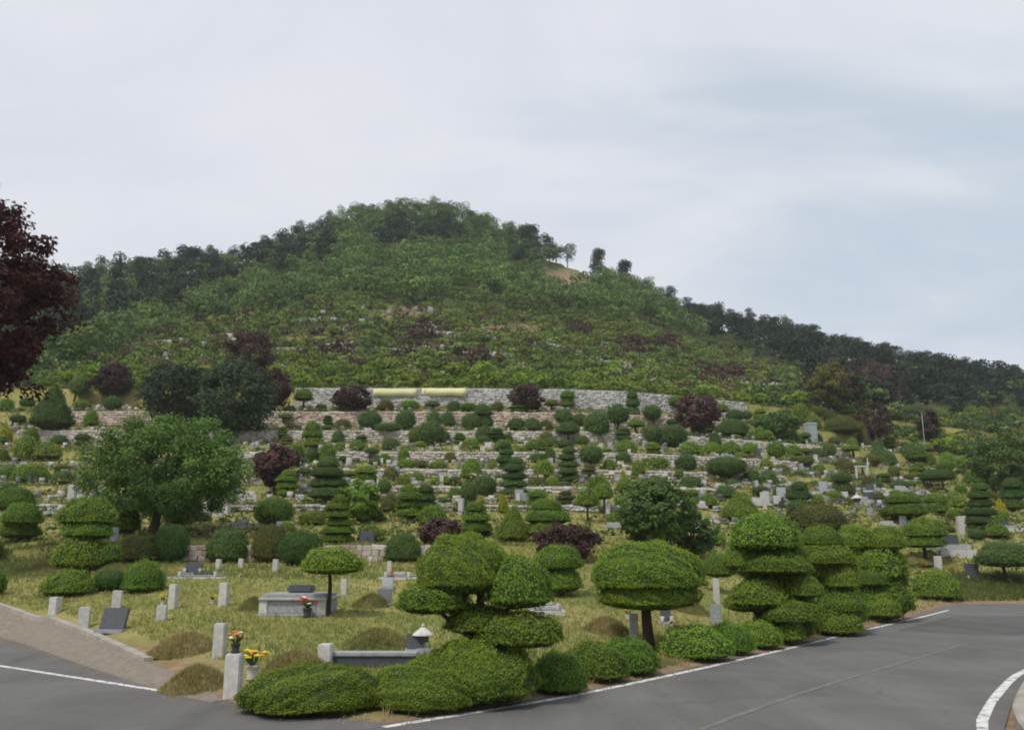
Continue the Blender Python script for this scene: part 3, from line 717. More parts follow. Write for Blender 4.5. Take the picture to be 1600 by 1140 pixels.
T('tiered_tree', 'farthest of three tall many-tiered clipped trees along the road', [
    (1302, 818, 1370, 861, 'dome', .2), (1353, 820, 1416, 861, 'dome', 0), (1332, 861, 1387, 889, 'dome', -.2), (1380, 862, 1416, 890, 'lens', .3), (1334, 884, 1389, 917, 'dome', -.4), (1384, 892, 1420, 920, 'dome', 0), (1330, 914, 1404, 940, 'lens', 0), (1351, 925, 1408, 966, 'dome', -.7), (1385, 916, 1431, 942, 'dome', -.2), (1306, 846, 1420, 912, 'lens', .5), (1318, 888, 1424, 968, 'lens', .3)], (1378, 968), 14, cat='tree', group='tiered trees by the road')
T('dome_bush', 'clipped dome bush at the far bend of the road', [(1416, 889, 1486, 936, 'dome')])
T('mushroom_tree', 'two-layered mushroom tree behind the tiered trees', [(1413, 808, 1481, 842, 'dome'), (1412, 836, 1476, 856, 'lens')], (1446, 878), 7, cat='tree')
T('mushroom_tree', 'flat-topped mushroom tree at the right edge beyond the road bend', [(1528, 845, 1618, 886, 'dome')], (1572, 914), 7, mat='dark', cat='tree')
T('mushroom_tree', 'small flat-capped mushroom tree standing beside the box tomb', [(470, 853, 567, 898, 'dome')], (513, 962), 8, cat='tree')
T('cloud_pruned_tree', 'cloud-pruned tree with four stacked pads on the left lawn', [
    (90, 775, 180, 824, 'dome', .2), (96, 813, 174, 843, 'lens', 0), (80, 838, 168, 893, 'lens', -.2), (150, 848, 190, 880, 'lens', -.1)], (135, 910), 9, cat='tree')
T('dome_bush', 'light green clipped dome behind the stacked-pad tree on the left', [(160, 784, 218, 836, 'dome')])
T('dome_bush', 'olive brown flat-topped bush beside the stacked-pad tree', [(183, 833, 257, 880, 'dome')], mat='olive')
T('dome_bush', 'wide clipped dome bush behind the leftmost short post', [(66, 888, 144, 934, 'dome')])
T('dome_bush', 'small dark round bush between two clipped domes on the left lawn', [(147, 888, 197, 925, 'ball')], mat='dark')
T('dome_bush', 'leaning clipped dome bush above the yellow flower post', [(192, 874, 254, 928, 'dome')])
T('dome_bush', 'dark clipped bush below the big spreading green tree', [(253, 818, 306, 867, 'ball')], mat='dark')
T('dome_bush', 'dark wide clipped bush above the pink rubble wall', [(334, 824, 402, 869, 'dome')], mat='dark')
T('dome_bush', 'brownish clipped bush with a faded top above the rubble wall', [(402, 818, 462, 866, 'dome')], mat='olive')
T('dome_bush', 'blue-green rounded bush standing left of the small mushroom tree', [(436, 828, 503, 886, 'ball')], mat='dark')
T('dome_bush', 'dark clipped bush left of the cloud tree top', [(605, 832, 662, 876, 'dome')], mat='dark')
T('dome_bush', 'clipped bush cut off by the left picture edge, upper', [(-32, 834, 18, 874, 'ball')])
T('dome_bush', 'clipped bush cut off by the left picture edge, lower', [(-40, 888, 6, 934, 'ball')])
T('tiered_shrub', 'two-tiered clipped shrub between cloud tree and mushroom tree', [(833, 850, 912, 892, 'dome'), (843, 884, 910, 926, 'lens')], (876, 930), 8)
T('mushroom_tree', 'small round-capped tree between mushroom tree and tiered trees', [(1096, 864, 1150, 902, 'dome')], (1122, 925), 6, cat='tree')
T('tiered_shrub', 'tall column of six clipped tiers above the small mushroom tree', tiers(500, 773, 557, 852, 6), (528, 853), 6)
T('dome_bush', 'light green round bush above the box tomb', [(397, 776, 456, 824, 'ball')], mat='light')
T('dome_bush', 'light green dome peeking over the cloud tree top', [(718, 812, 768, 838, 'dome')], mat='light')
T('tiered_shrub', 'broad clipped shrub at the left edge on the upper lawn', [(-8, 760, 52, 800, 'dome')], (22, 812), 5)
T('tiered_shrub', 'lower clipped shrub near the left edge beside pale slabs', [(3, 784, 62, 822, 'dome'), (-4, 812, 62, 842, 'lens')], (30, 845), 5)
T('tiered_shrub', 'flat two-tiered shrub behind the purple bush', tiers(818, 778, 894, 842, 3), (858, 845), 6)
T('leaning_cone_shrub', 'broad light green cone shrub left of the flat tiered shrub', [(776, 788, 828, 852, 'cone')], mat='light')
T('tiered_shrub', 'three-tiered shrub right above the cloud tree', tiers(715, 783, 769, 836, 3), (742, 838), 6)
T('cone_shrub', 'yellow-tipped conical shrub above the tiered trees', [(1126, 768, 1190, 822, 'cone')], mat='light')
T('dome_bush', 'olive bush behind the middle tiered tree', [(1222, 786, 1318, 836, 'dome')], mat='olive')

# ------------------------------------------------------------------ terrace topiary: kind, box, material
# D dome, B ball on the ground, R ball on a trunk, M mushroom on a trunk, T tiered (count), C cone
small = [
 ('M', 459, 606, 489, 642, 'light'), ('B', 557, 640, 594, 678, 'dark'), ('B', 616, 640, 649, 674, 'dark'), ('D', 667, 640, 690, 657, 'dark'), ('B', 584, 660, 627, 692, 'dark'), ('D', 594, 684, 624, 710, 'dark'),
 ('B', 652, 656, 694, 698, 'dark'), ('B', 637, 667, 660, 694, 'light'), ('T3', 472, 658, 508, 702, 'yew'), ('D', 501, 691, 530, 714, 'yew'), ('D', 540, 689, 573, 713, 'yew'), ('D', 447, 692, 484, 714, 'yew'),
 ('D', 524, 654, 549, 671, 'olive'), ('D', 446, 662, 467, 674, 'olive'), ('T4', 430, 733, 470, 778, 'yew'), ('T4', 478, 714, 546, 784, 'dark'), ('T2', 551, 727, 594, 756, 'yew'), ('R', 589, 748, 612, 778, 'yew'),
 ('D', 616, 717, 647, 738, 'yew'), ('D', 669, 719, 699, 738, 'yew'), ('D', 721, 719, 753, 740, 'yew'), ('D', 671, 744, 709, 764, 'yew'), ('T4', 615, 756, 664, 812, 'yew'), ('T3', 645, 756, 684, 800, 'dark'), ('D', 653, 788, 699, 824, 'yew'),
 ('B', 718, 752, 746, 786, 'dark'), ('D', 467, 798, 510, 822, 'light'), ('D', 559, 820, 602, 847, 'yew'),
 ('B', 721, 644, 750, 672, 'dark'), ('T2', 739, 631, 771, 670, 'dark'), ('D', 792, 652, 822, 674, 'dark'), ('D', 816, 652, 847, 676, 'dark'), ('D', 843, 655, 864, 673, 'olive'), ('T2', 874, 609, 899, 638, 'yew'),
 ('B', 864, 638, 896, 668, 'dark'), ('M', 868, 659, 906, 692, 'dark'), ('B', 911, 640, 952, 690, 'dark'), ('R', 947, 631, 984, 672, 'dark'), ('T3', 976, 609, 1001, 652, 'dark'), ('R', 1004, 632, 1034, 662, 'dark'),
 ('B', 999, 663, 1036, 694, 'dark'), ('B', 1030, 662, 1075, 700, 'dark'), ('D', 771, 686, 801, 706, 'yew'), ('D', 821, 685, 856, 706, 'yew'), ('D', 962, 686, 996, 708, 'yew'), ('D', 721, 684, 749, 702, 'yew'),
 ('T4', 774, 689, 806, 738, 'dark'), ('T5', 868, 697, 908, 757, 'dark'), ('R', 904, 695, 944, 734, 'dark'), ('D', 722, 717, 754, 742, 'yew'), ('D', 831, 717, 866, 742, 'yew'), ('D', 758, 721, 777, 737, 'yew'), ('D', 944, 716, 964, 740, 'yew'),
 ('B', 984, 719, 1005, 742, 'yew'), ('B', 1014, 713, 1049, 742, 'yew'), ('B', 1063, 710, 1092, 741, 'dark'), ('T5', 781, 713, 828, 778, 'dark'), ('D', 914, 743, 952, 768, 'yew'), ('C', 934, 737, 948, 757, 'yellow'), ('B', 961, 746, 989, 770, 'yew'), ('C', 968, 733, 980, 752, 'yellow'),
 ('D', 1020, 744, 1047, 764, 'dark'), ('D', 1065, 744, 1102, 768, 'dark'), ('B', 739, 741, 776, 778, 'dark'), ('M', 900, 762, 937, 816, 'yew'), ('M', 924, 754, 960, 800, 'yew'), ('C', 739, 774, 766, 794, 'yellow'), ('C', 777, 772, 796, 802, 'yellow'), ('T2', 822, 764, 858, 792, 'yew'),
 ('D', 1118, 654, 1171, 684, 'dark'), ('B', 1134, 639, 1162, 660, 'dark'), ('D', 1168, 670, 1212, 690, 'yew'), ('D', 1206, 671, 1252, 691, 'yew'), ('D', 1064, 689, 1100, 716, 'yew'), ('D', 1098, 690, 1127, 710, 'yew'), ('D', 1124, 689, 1159, 712, 'yew'), ('D', 1158, 691, 1187, 710, 'yew'), ('B', 1199, 688, 1228, 717, 'yew'),
 ('B', 1058, 709, 1089, 740, 'dark'), ('R', 1104, 713, 1168, 752, 'dark'), ('D', 1158, 733, 1190, 757, 'dark'), ('D', 1184, 735, 1217, 757, 'dark'), ('D', 1117, 757, 1152, 780, 'dark'), ('D', 1207, 725, 1234, 738, 'olive'), ('D', 1244, 735, 1264, 750, 'dark'),
 ('T4', 1225, 751, 1274, 816, 'dark'), ('T2', 1296, 737, 1334, 772, 'dark'), ('D', 1286, 650, 1342, 690, 'olive'), ('C', 1334, 659, 1356, 690, 'olive'), ('C', 1354, 683, 1382, 718, 'dark'), ('D', 1400, 689, 1442, 720, 'dark'), ('D', 1299, 714, 1330, 737, 'olive'), ('B', 1388, 727, 1407, 750, 'olive'),
 ('B', 1453, 684, 1478, 708, 'dark'), ('B', 1476, 688, 1506, 712, 'dark'), ('M', 1438, 733, 1492, 764, 'dark'), ('T2', 1376, 768, 1447, 810, 'yew'), ('T2', 1443, 769, 1484, 804, 'yew'), ('T5', 1507, 753, 1557, 824, 'dark'), ('T3', 1560, 746, 1606, 800, 'dark'), ('C', 1554, 779, 1574, 804, 'yellow'), ('D', 1480, 769, 1511, 794, 'yew'), ('B', 1479, 793, 1507, 816, 'yew'),
 ('D', 1402, 664, 1432, 684, 'dark'), ('D', 1495, 658, 1520, 676, 'dark'), ('D', 1530, 664, 1560, 682, 'dark'), ('D', 1570, 668, 1598, 688, 'olive'), ('D', 1430, 706, 1458, 724, 'yew'), ('D', 1490, 712, 1520, 732, 'yew'), ('C', 1536, 812, 1580, 846, 'light'), ('D', 1462, 838, 1484, 852, 'yew'),
 # left of the big tree and between
 ('C', 54, 600, 118, 684, 'dark'), ('R', 108, 588, 138, 626, 'dark'), ('B', 28, 680, 62, 720, 'yew'), ('D', 62, 690, 104, 716, 'light'), ('D', 20, 724, 76, 756, 'yew'), ('D', 70, 734, 108, 764, 'dark'), ('C', 4, 660, 26, 684, 'yellow'), ('D', 16, 636, 52, 652, 'light'),
 ('R', 160, 618, 190, 648, 'dark'), ('D', 138, 640, 162, 656, 'yew'), ('D', 44, 668, 70, 684, 'yew'), ('D', 108, 696, 130, 712, 'yew'), ('D', 0, 700, 22, 720, 'light'), ('D', 14, 752, 40, 766, 'dark'),
 ('D', 256, 796, 300, 820, 'light'), ('D', 300, 800, 330, 815, 'dark'), ('D', 396, 716, 420, 738, 'dark'), ('D', 590, 708, 612, 726, 'yew'), ('D', 640, 736, 664, 752, 'yew'), ('D', 700, 760, 722, 780, 'yew'), ('D', 850, 745, 874, 760, 'yew'), ('D', 1000, 770, 1030, 790, 'dark'), ('D', 892, 818, 926, 838, 'light'),
 ('B', 948, 800, 975, 822, 'yew'), ('D', 1092, 772, 1122, 796, 'light'), ('D', 1104, 830, 1134, 854, 'yew'), ('D', 1180, 716, 1204, 732, 'yew'), ('D', 1262, 700, 1290, 716, 'dark'), ('D', 1268, 724, 1292, 742, 'yew'), ('D', 1340, 742, 1362, 758, 'olive'), ('D', 1080, 660, 1104, 680, 'dark'), ('D', 1226, 694, 1254, 712, 'yew'), ('D', 1506, 736, 1536, 756, 'yew'), ('D', 470, 640, 492, 652, 'olive'),
]
xr = random.Random(42)
for (bx0, by0, bx1, by1, cnt) in ((1090, 652, 1600, 700, 60), (1130, 700, 1600, 790, 62), (0, 640, 130, 760, 12), (440, 640, 1080, 800, 100), (1480, 800, 1600, 850, 4), (270, 780, 700, 850, 6)):
    tries = 0
    while cnt > 0 and tries < 600:
        tries += 1; w_ = xr.uniform(17, 31); x = xr.uniform(bx0, bx1); y = xr.uniform(by0, by1); h_ = w_ * xr.uniform(.55, .95)
        if any(abs(x - (q[1] + q[3]) / 2) < .34 * (w_ + q[3] - q[1]) and abs(y - h_ / 2 - (q[2] + q[4]) / 2) < .34 * (h_ + q[4] - q[2]) for q in small): continue
        small.append((xr.choice(('D', 'B', 'B', 'D', 'T2', 'R', 'M', 'T3')), x - w_ / 2, y - h_, x + w_ / 2, y, xr.choice(('yew', 'dark', 'dark', 'dark', 'olive', 'light')))); cnt -= 1
SH = {'D': ('dome_bush', 'clipped dome bush'), 'B': ('round_bush', 'clipped round bush'), 'R': ('ball_tree', 'ball-headed clipped tree'), 'M': ('mushroom_tree', 'little mushroom-shaped tree'), 'T': ('tiered_shrub', 'tiered clipped shrub'), 'C': ('cone_shrub', 'conical shrub')}
MN = {'yew': 'green', 'dark': 'dark green', 'light': 'light green', 'olive': 'olive brown', 'yellow': 'yellow'}
ORD = ['first', 'second', 'third', 'fourth', 'fifth', 'sixth', 'seventh', 'eighth', 'ninth', 'tenth', 'eleventh', 'twelfth', 'thirteenth', 'fourteenth', 'fifteenth', 'sixteenth', 'seventeenth', 'eighteenth', 'nineteenth', 'twentieth', 'twenty-first', 'twenty-second', 'twenty-third', 'twenty-fourth', 'twenty-fifth', 'twenty-sixth', 'twenty-seventh', 'twenty-eighth', 'twenty-ninth', 'thirtieth']
ORD += ['thirty-' + q for q in ORD[:9]] + ['fortieth'] + ['forty-' + q for q in ORD[:9]] + ['fiftieth'] + ['fifty-' + q for q in ORD[:9]] + ['sixtieth'] + ['sixty-' + q for q in ORD[:9]]
BANDS = [(0, 660, 'row at the tall wall'), (660, 680, 'second row below the wall'), (680, 697, 'third row below the wall'), (697, 712, 'fourth row below the wall'), (712, 735, 'fifth row below the wall'), (735, 743, 'middle row of the slope'), (743, 765, 'row below the slope middle'), (765, 785, 'third row above the lawn'), (785, 808, 'second row above the lawn'), (808, 900, 'first row above the lawn')]
labels = {}
for b0, b1, bn in BANDS:
    it = sorted([i for i, s in enumerate(small) if b0 <= s[4] < b1], key=lambda i: small[i][1] + small[i][3])
    for k, i in enumerate(it):
        s = small[i]; labels[i] = (f"{MN[s[5]]} {SH[s[0][0]][1]}, {ORD[k]} from left, {bn}", 'bushes in the ' + bn)
for i, (k, x0, y0, x1, y1, mk) in enumerate(small):
    nm = SH[k[0]][0]; lb, gr = labels[i]; cxp = (x0 + x1) / 2; cat = 'tree' if k[0] in 'RM' else 'shrub'
    if k == 'D': T(nm, lb, [(x0, y0, x1, y1, 'dome')], mat=mk, group=gr)
    elif k == 'B': T(nm, lb, [(x0, y0, x1, y1, 'ball')], mat=mk, group=gr)
    elif k == 'C': T(nm, lb, [(x0, y0, x1, y1, 'cone')], mat=mk, group=gr)
    elif k == 'R': T(nm, lb, [(x0, y0, x1, y0 + (y1 - y0) * .78, 'ball')], (cxp, y1), 4, mat=mk, cat=cat, group=gr)
    elif k == 'M': T(nm, lb, [(x0, y0, x1, y0 + (y1 - y0) * .58, 'dome')], (cxp, y1), 4, mat=mk, cat=cat, group=gr)
    else: T(nm, lb, tiers(x0, y0, x1, y1, int(k[1])), (cxp, y1), 5, mat=mk, group=gr)

# ------------------------------------------------------------------ natural trees
def natural_tree(name, label, box, base, mat, nclump, leaf, nper, trunk_w, style='round', cat='tree', seed=1, clump_r=.17, dist=None, group=None, fill=0.55):
    """crown of leaf clumps carried by limbs; box = crown in picture units at the tree's own distance"""
    rg = np.random.default_rng(seed)
    g = ground(*base) if dist is None else None
    if g is None:
        g = on_plane(base[0], 570, dist); g.z = tz(g.x, g.y)
    x0, y0, x1, y1 = box; d = depth(g)
    a = on_plane((x0 + x1) / 2, y1, g.y) - g; b = on_plane((x0 + x1) / 2, y0, g.y) - g
    rx = (x1 - x0) / 2 * d / FPX; rzc = (b.z - a.z) / 2; cz = (a.z + b.z) / 2; cxo = a.x
    t = thing(name, label, cat, g, 0, group)
    # clump centres through the crown volume
    D = rand_dirs(nclump, rg); rr = rg.uniform(fill, 1.0, nclump) ** 0.6
    if style == 'umbrella': D[:, 2] = np.abs(D[:, 2]) * 1.0 - 0.35 * (rg.random(nclump) < .5) * rg.random(nclump)
    CC = D * rr[:, None] * np.array([rx * (1 - clump_r * .7), rx * (1 - clump_r * .7), rzc * (1 - clump_r * .6)])
    if style == 'droop': CC[:, 2] -= (np.hypot(CC[:, 0], CC[:, 1]) / rx) ** 2 * rzc * .35; CC[:, 2] = np.maximum(CC[:, 2] + .12 * rzc, -rzc * .9)
    if style == 'layered': CC[:, 2] = np.round(CC[:, 2] / (rzc * .35)) * rzc * .35 + rg.uniform(-.06, .06, nclump) * rzc
    CC[:, :2] *= (1 + 0.12 * np.sin(3 * np.arctan2(CC[:, 1], CC[:, 0]) + seed))[:, None]
    CC += np.array([cxo, 0, cz])
    cr = rg.uniform(.65, 1.35, nclump) * clump_r * rx
    n = nclump * nper
    cid = np.repeat(np.arange(nclump), nper)
    DL = rand_dirs(n, rg); fl = .55 if style in ('layered', 'umbrella') else .8
    P = CC[cid] + DL * (rg.uniform(.45, 1.05, n) * cr[cid])[:, None] * np.array([1.15, 1.15, fl])
    out = P - np.array([cxo, 0, cz - rzc * .4]); out /= np.linalg.norm(out, axis=1, keepdims=True)
    Nn = DL * .8 + out * .5 + np.array([0, 0, .25])
    LV = leaf_quads(P, Nn, leaf, leaf * .55, .9, rg)
    tl = np.clip(.45 * rg.random(n) + .55 * rg.random(nclump)[cid], 0, 1)
    me = np_mesh('crown', LV, np.arange(len(LV)), np.full(n, 4), [MT[mat]], tint=np.repeat(tl, 4))
    obj('crown', me, t)
    tw = trunk_w * d / FPX / 2; mb = MB(); fork = Vector((cxo * .35, 0, max(.3, cz - rzc * .75)))
    mb.tube([(Vector((0, 0, -.15)), tw * 1.35), (Vector((cxo * .05, 0, fork.z * .35)), tw), (fork * .8, tw * .85), (fork, tw * .8), (Vector((cxo * .8, 0, cz + rzc * .3)), tw * .3)], 10)
    tko = obj('trunk', mb.mesh('trunk', MT['bark'], True), t)
    for k in rg.choice(nclump, min(9, nclump), replace=False):
        e = Vector(CC[k]); m_ = fork.lerp(e, .5) + Vector((0, 0, -.08 * rzc))
        obj('limb', MB().tube([(fork * .9, tw * .5), (m_, tw * .34), (e, tw * .12)], 6).mesh('limb', MT['bark'], True), tko)
    return t
NT = natural_tree
NT('spreading_tree', 'big spreading green tree on a dark trunk at the left of the slope', (120, 650, 394, 822), (238, 838), 'tree', 420, .17, 120, 15, 'droop', seed=3, clump_r=.12, fill=.30)
NT('red_leaf_maple', 'large dark red maple cut off by the left edge', (-270, 266, 88, 676), (-95, 800), 'maple', 340, .23, 95, 24, 'round', seed=5, clump_r=.105, dist=36, fill=.4)
NT('round_tree', 'dense dark round tree above the mushroom tree', (958, 748, 1090, 856), (1022, 858), 'dark', 130, .22, 90, 8, seed=8, clump_r=.18)
NT('broad_tree', 'dark loose tree behind the dense round tree', (1046, 796, 1124, 866), (1085, 868), 'dark', 60, .22, 80, 6, seed=9, clump_r=.2)
NT('light_green_tree', 'light green loose tree behind the six-tier column', (526, 746, 594, 816), (560, 818), 'light', 60, .25, 70, 6, seed=12, clump_r=.22)
NT('dark_spreading_tree', 'wide dark evergreen clump behind the big spreading tree', (208, 560, 340, 672), (270, 668), 'pine', 170, .36, 80, 7, 'round', seed=13, clump_r=.2)
NT('dark_spreading_tree', 'tall dark evergreen right behind the big spreading tree', (300, 558, 428, 684), (365, 684), 'pine', 170, .36, 80, 7, 'round', seed=14, clump_r=.2)
NT('purple_maple', 'purple leaved maple behind the dark evergreen pair', (342, 508, 428, 600), (395, 632), 'purple', 70, .38, 70, 6, seed=15, clump_r=.22)
NT('purple_maple', 'low purple maple right of the dark evergreen pair', (385, 572, 460, 642), (425, 650), 'purple', 60, .36, 70, 6, seed=16, clump_r=.22)
NT('purple_maple', 'purple maple at the left beside the conical dark shrub', (138, 566, 212, 622), (176, 632), 'purple', 70, .36, 70, 6, seed=17, clump_r=.22)
NT('purple_maple', 'dark purple maple in front of the left end of the tall wall', (519, 600, 583, 646), (552, 654), 'purple', 60, .32, 70, 5, seed=18, clump_r=.24)
NT('purple_maple', 'brownish purple maple in front of the middle of the tall wall', (792, 598, 855, 638), (824, 646), 'purple', 55, .32, 70, 5, seed=19, clump_r=.24)
NT('purple_maple', 'purple brown tree rising above the four-tier shrub at left', (392, 688, 470, 764), (428, 774), 'purple', 70, .3, 70, 6, seed=20, clump_r=.22)
NT('purple_shrub', 'low purple shrub left above the cloud tree', (652, 808, 722, 852), (686, 858), 'purple', 50, .2, 70, 5, seed=21, clump_r=.24, cat='shrub')
NT('purple_shrub', 'wide purple shrub right above the cloud tree', (832, 818, 938, 874), (885, 878), 'purple', 80, .2, 70, 5, seed=22, clump_r=.2, cat='shrub')
NT('dark_broad_tree', 'dark purple-green tree at the right end of the tall wall', (1056, 612, 1128, 676), (1092, 682), 'purple', 70, .36, 70, 6, seed=23, clump_r=.22)
NT('purple_maple', 'purple maple beside the thin pale pole on the right slope', (1338, 626, 1398, 690), (1372, 698), 'purple', 60, .36, 70, 5, seed=24, clump_r=.22)
NT('purple_maple', 'narrow dark purple tree right of the thin pale pole', (1434, 636, 1472, 690), (1453, 696), 'purple', 45, .36, 70, 5, seed=25, clump_r=.26)
NT('broad_tree', 'large dark green tree at the right edge of the slope', (1518, 674, 1630, 768), (1575, 776), 'dark', 120, .34, 70, 8, seed=26, clump_r=.19)
NT('broad_tree', 'olive green tree above the right end of the walls', (1262, 560, 1330, 640), (1298, 650), 'olive', 55, .4, 70, 5, seed=27, clump_r=.24)
NT('broad_tree', 'dark green leafy tree left of the pale blue booth', (1176, 640, 1252, 684), (1214, 690), 'dark', 60, .36, 70, 5, seed=28, clump_r=.22)

# ------------------------------------------------------------------ forest and hillside shrubs
def hill_points(n, seed, e0, e1):
    rg = np.random.default_rng(seed)
    az = rg.uniform(ray(-160, 570)[0] / ray(-160, 570)[1], ray(1760, 570)[0] / ray(1760, 570)[1], n)
    return az, rg
kindmap = []
def forest_kind(px, py, r1):
    """what grows where on the hill: 0 pine, 1 mid broadleaf, 2 bright broadleaf, 3 shrub zone"""
    zl = np.interp(px, [-200, 100, 200, 330, 420, 560, 700, 850, 1000, 1100, 1180, 1260, 1330], [600, 590, 545, 500, 492, 482, 480, 490, 510, 540, 560, 590, 640])
    if 60 < px < 1265 and py > zl + 10 * (r1 - .5): return 3
    if px > 990 and py < np.interp(px, [990, 1060, 1130, 1200], [445, 500, 560, 610]) + 12 * (r1 - .5): return 0
    if px > 1265: return 0 if py < 652 and r1 < .88 else (3 if py > 652 else 1)
    if px > 1150 and py > 625: return 3 if r1 < .8 else 1
    if px > 1200: return 0 if r1 < .85 else 1
    if px < 520 and py < np.interp(px, [0, 330, 430, 520], [600, 480, 440, 400]) + 14 * (r1 - .5): return 0 if r1 < .72 else 1
    if (590 < px < 720 and 362 < py < 402) or (800 < px < 870 and 352 < py < 430) or (420 < px < 520 and 395 < py < 440): return 0 if r1 < .8 else 1
    if py < 400: return 1
    return 2 if r1 < .8 else 1
az_lo = ray(-200, 570)[0] / ray(-200, 570)[1]; az_hi = ray(1800, 570)[0] / ray(1800, 570)[1]
rg = np.random.default_rng(77)
pts = []
E = 103.0
while E < 330:                                    # jittered rows up the hill
    stp = 2.1 if E < 222 else 4.7
    for X in np.arange(-190, 200, stp if E < 222 else 4.8):
        x = X + rg.uniform(-.45, .45) * stp; e = E + rg.uniform(-.45, .45) * stp
        if 121 < e < 190: e = e + .62 * (round(e / 5.6) * 5.6 - e)
        y = e + float(wcurve(np.array(x)))
        az = x / y
        if e < 119 and not (x > 42 + (119 - e) * .8 and rg.random() < .75): continue
        if az_lo < az < az_hi and y < np.interp(az, ra, rY) + 9: pts.append((x, y, e))
    E += stp
pts = np.array(pts); pz = terrain(pts[:, 0], pts[:, 1])
P3 = np.stack([pts[:, 0], pts[:, 1], pz], -1); fpx, fpy, fd = project(P3)
r1 = rg.random(len(pts))
kinds = np.array([forest_kind(a, b, c) for a, b, c in zip(fpx, fpy, r1)])
# thin the fine rows where trees (not shrubs) grow; leave rock and soil clearings
keep = np.ones(len(pts), bool)
fine = pts[:, 2] < 222
keep &= ~(fine & (kinds != 3) & (rg.random(len(pts)) > .42))
under = fine & (kinds != 3) & (rg.random(len(pts)) < .55)
for c in ((890, 440, 60, 22, 1.0), (640, 492, 60, 10, .6), (790, 516, 85, 9, .6), (975, 577, 40, 10, .7)):
    keep &= ~((np.hypot((fpx - c[0]) / c[2], (fpy - c[1]) / c[3]) < 1) & (rg.random(len(pts)) < c[4]))
keep &= ~((kinds == 3) & (rg.random(len(pts)) < .05))
P3, kinds, fpx, fpy, fd, under = P3[keep], kinds[keep], fpx[keep], fpy[keep], fd[keep], under[keep]
nP = len(P3)
print('hill plants', nP, np.bincount(kinds))
PAL = {0: ((0.020, 0.033, 0.023), (0.058, 0.080, 0.050)), 1: ((0.066, 0.110, 0.034), (0.185, 0.240, 0.066)), 2: ((0.074, 0.138, 0.042), (0.205, 0.300, 0.080)), 3: ((0.070, 0.115, 0.026), (0.230, 0.290, 0.064))}
def crown_leaves(kind, n_lump, n_leaf, rgx):
    """unit crown (radius 1, height 0..1): leaf centres, normals, lump ids"""
    if kind == 0:
        lz = rgx.uniform(.35, .97, n_lump); la = rgx.uniform(0, 6.28, n_lump); lr = rgx.uniform(.1, .75, n_lump) * (1.1 - lz * .75); rad = rgx.uniform(.34, .52, n_lump); fl = .30
    elif kind == 3:
        lz = rgx.uniform(.3, .7, n_lump); la = rgx.uniform(0, 6.28, n_lump); lr = rgx.uniform(.1, .6, n_lump); rad = rgx.uniform(.4, .6, n_lump); fl = .5
    else:
        lz = rgx.uniform(.38, .86, n_lump); la = rgx.uniform(0, 6.28, n_lump); lr = rgx.uniform(.15, .68, n_lump) * (1.15 - .6 * np.abs(lz - .55)); rad = rgx.uniform(.30, .46, n_lump); fl = .40
    lc = np.stack([lr * np.cos(la), lr * np.sin(la), lz], -1)
    lid = np.repeat(np.arange(n_lump), n_leaf); D = rand_dirs(len(lid), rgx); D[:, 2] = np.where(rgx.random(len(lid)) < .75, np.abs(D[:, 2]), D[:, 2])
    P = lc[lid] + D * rad[lid][:, None] * rgx.uniform(.8, 1.05, (len(lid), 1)) * np.array([1, 1, fl])
    return P, D, lid
# which ones stand as trees of their own: the skyline and the nearest
ridge_gap = np.array([np.interp(a, [r[0] for r in RIDGE], [r[1] for r in RIDGE]) for a in fpx])
inview = (fpx > -10) & (fpx < 1610)
score = np.where((kinds == 3) | under, -1e3, -(np.abs(fpy - ridge_gap - 8)) + rg.uniform(0, 45, nP)) + np.where(inview, 0, -1e4)
tree_ids = set(np.argsort(-score)[:230].tolist())
sscore = np.where(kinds == 3, -fd + rg.uniform(0, 40, nP), -1e4) + np.where(inview, 0, -1e5)
shrub_ids = set(np.argsort(-sscore)[:280].tolist())
PROT = {}
def proto(kind, v):
    if (kind, v) in PROT: return PROT[(kind, v)]
    rgx = np.random.default_rng(500 + kind * 10 + v)
    nl, nf = ((15, 90) if v < 9 else (30, 110)) if kind != 3 else (6, 40)
    P, D, lid = crown_leaves(kind, nl, nf, rgx)
    ls = .105 if kind != 3 else .24
    LV = leaf_quads(P * np.array([1, 1, 2.4 if kind != 3 else 1.2]), D, ls, ls * .6, .8, rgx); LV[:, 2] /= (2.4 if kind != 3 else 1.2)
    tl = np.clip(.5 * rgx.random(len(P)) + .5 * rgx.random(nl)[lid], 0, 1)
    m = {0: 'pine', 1: 'broad', 2: 'tree', 3: 'light'}[kind]
    me = np_mesh('crown', LV, np.arange(len(LV)), np.full(len(P), 4), [MT[m]], tint=np.repeat(tl, 4))
    PROT[(kind, v)] = me; return me
hilltrunk = ring_trunk([(0, 0, -.06, 1.2), (.2, 0, .4, .9), (0, .2, .8, .4)], 6)
TL = {0: ('pine_tree', 'dark pine in the wood along the hill ridge', 'pines along the hill ridge'), 1: ('hill_tree', 'leafy green tree in the wood near the hilltop', 'leafy trees near the hilltop'), 2: ('hill_tree', 'bright green tree on the upper hill face', 'bright trees on the hill face')}
SV, SC = [], []
purple_spots = ((1340, 628, 80, 22), (520, 555, 30, 14), (665, 530, 28, 22), (905, 520, 22, 12), (740, 565, 26, 12), (1130, 592, 34, 16), (310, 495, 26, 14), (500, 520, 22, 8), (990, 545, 24, 14), (1040, 540, 20, 10), (375, 492, 26, 12), (640, 545, 20, 10), (230, 510, 28, 14))
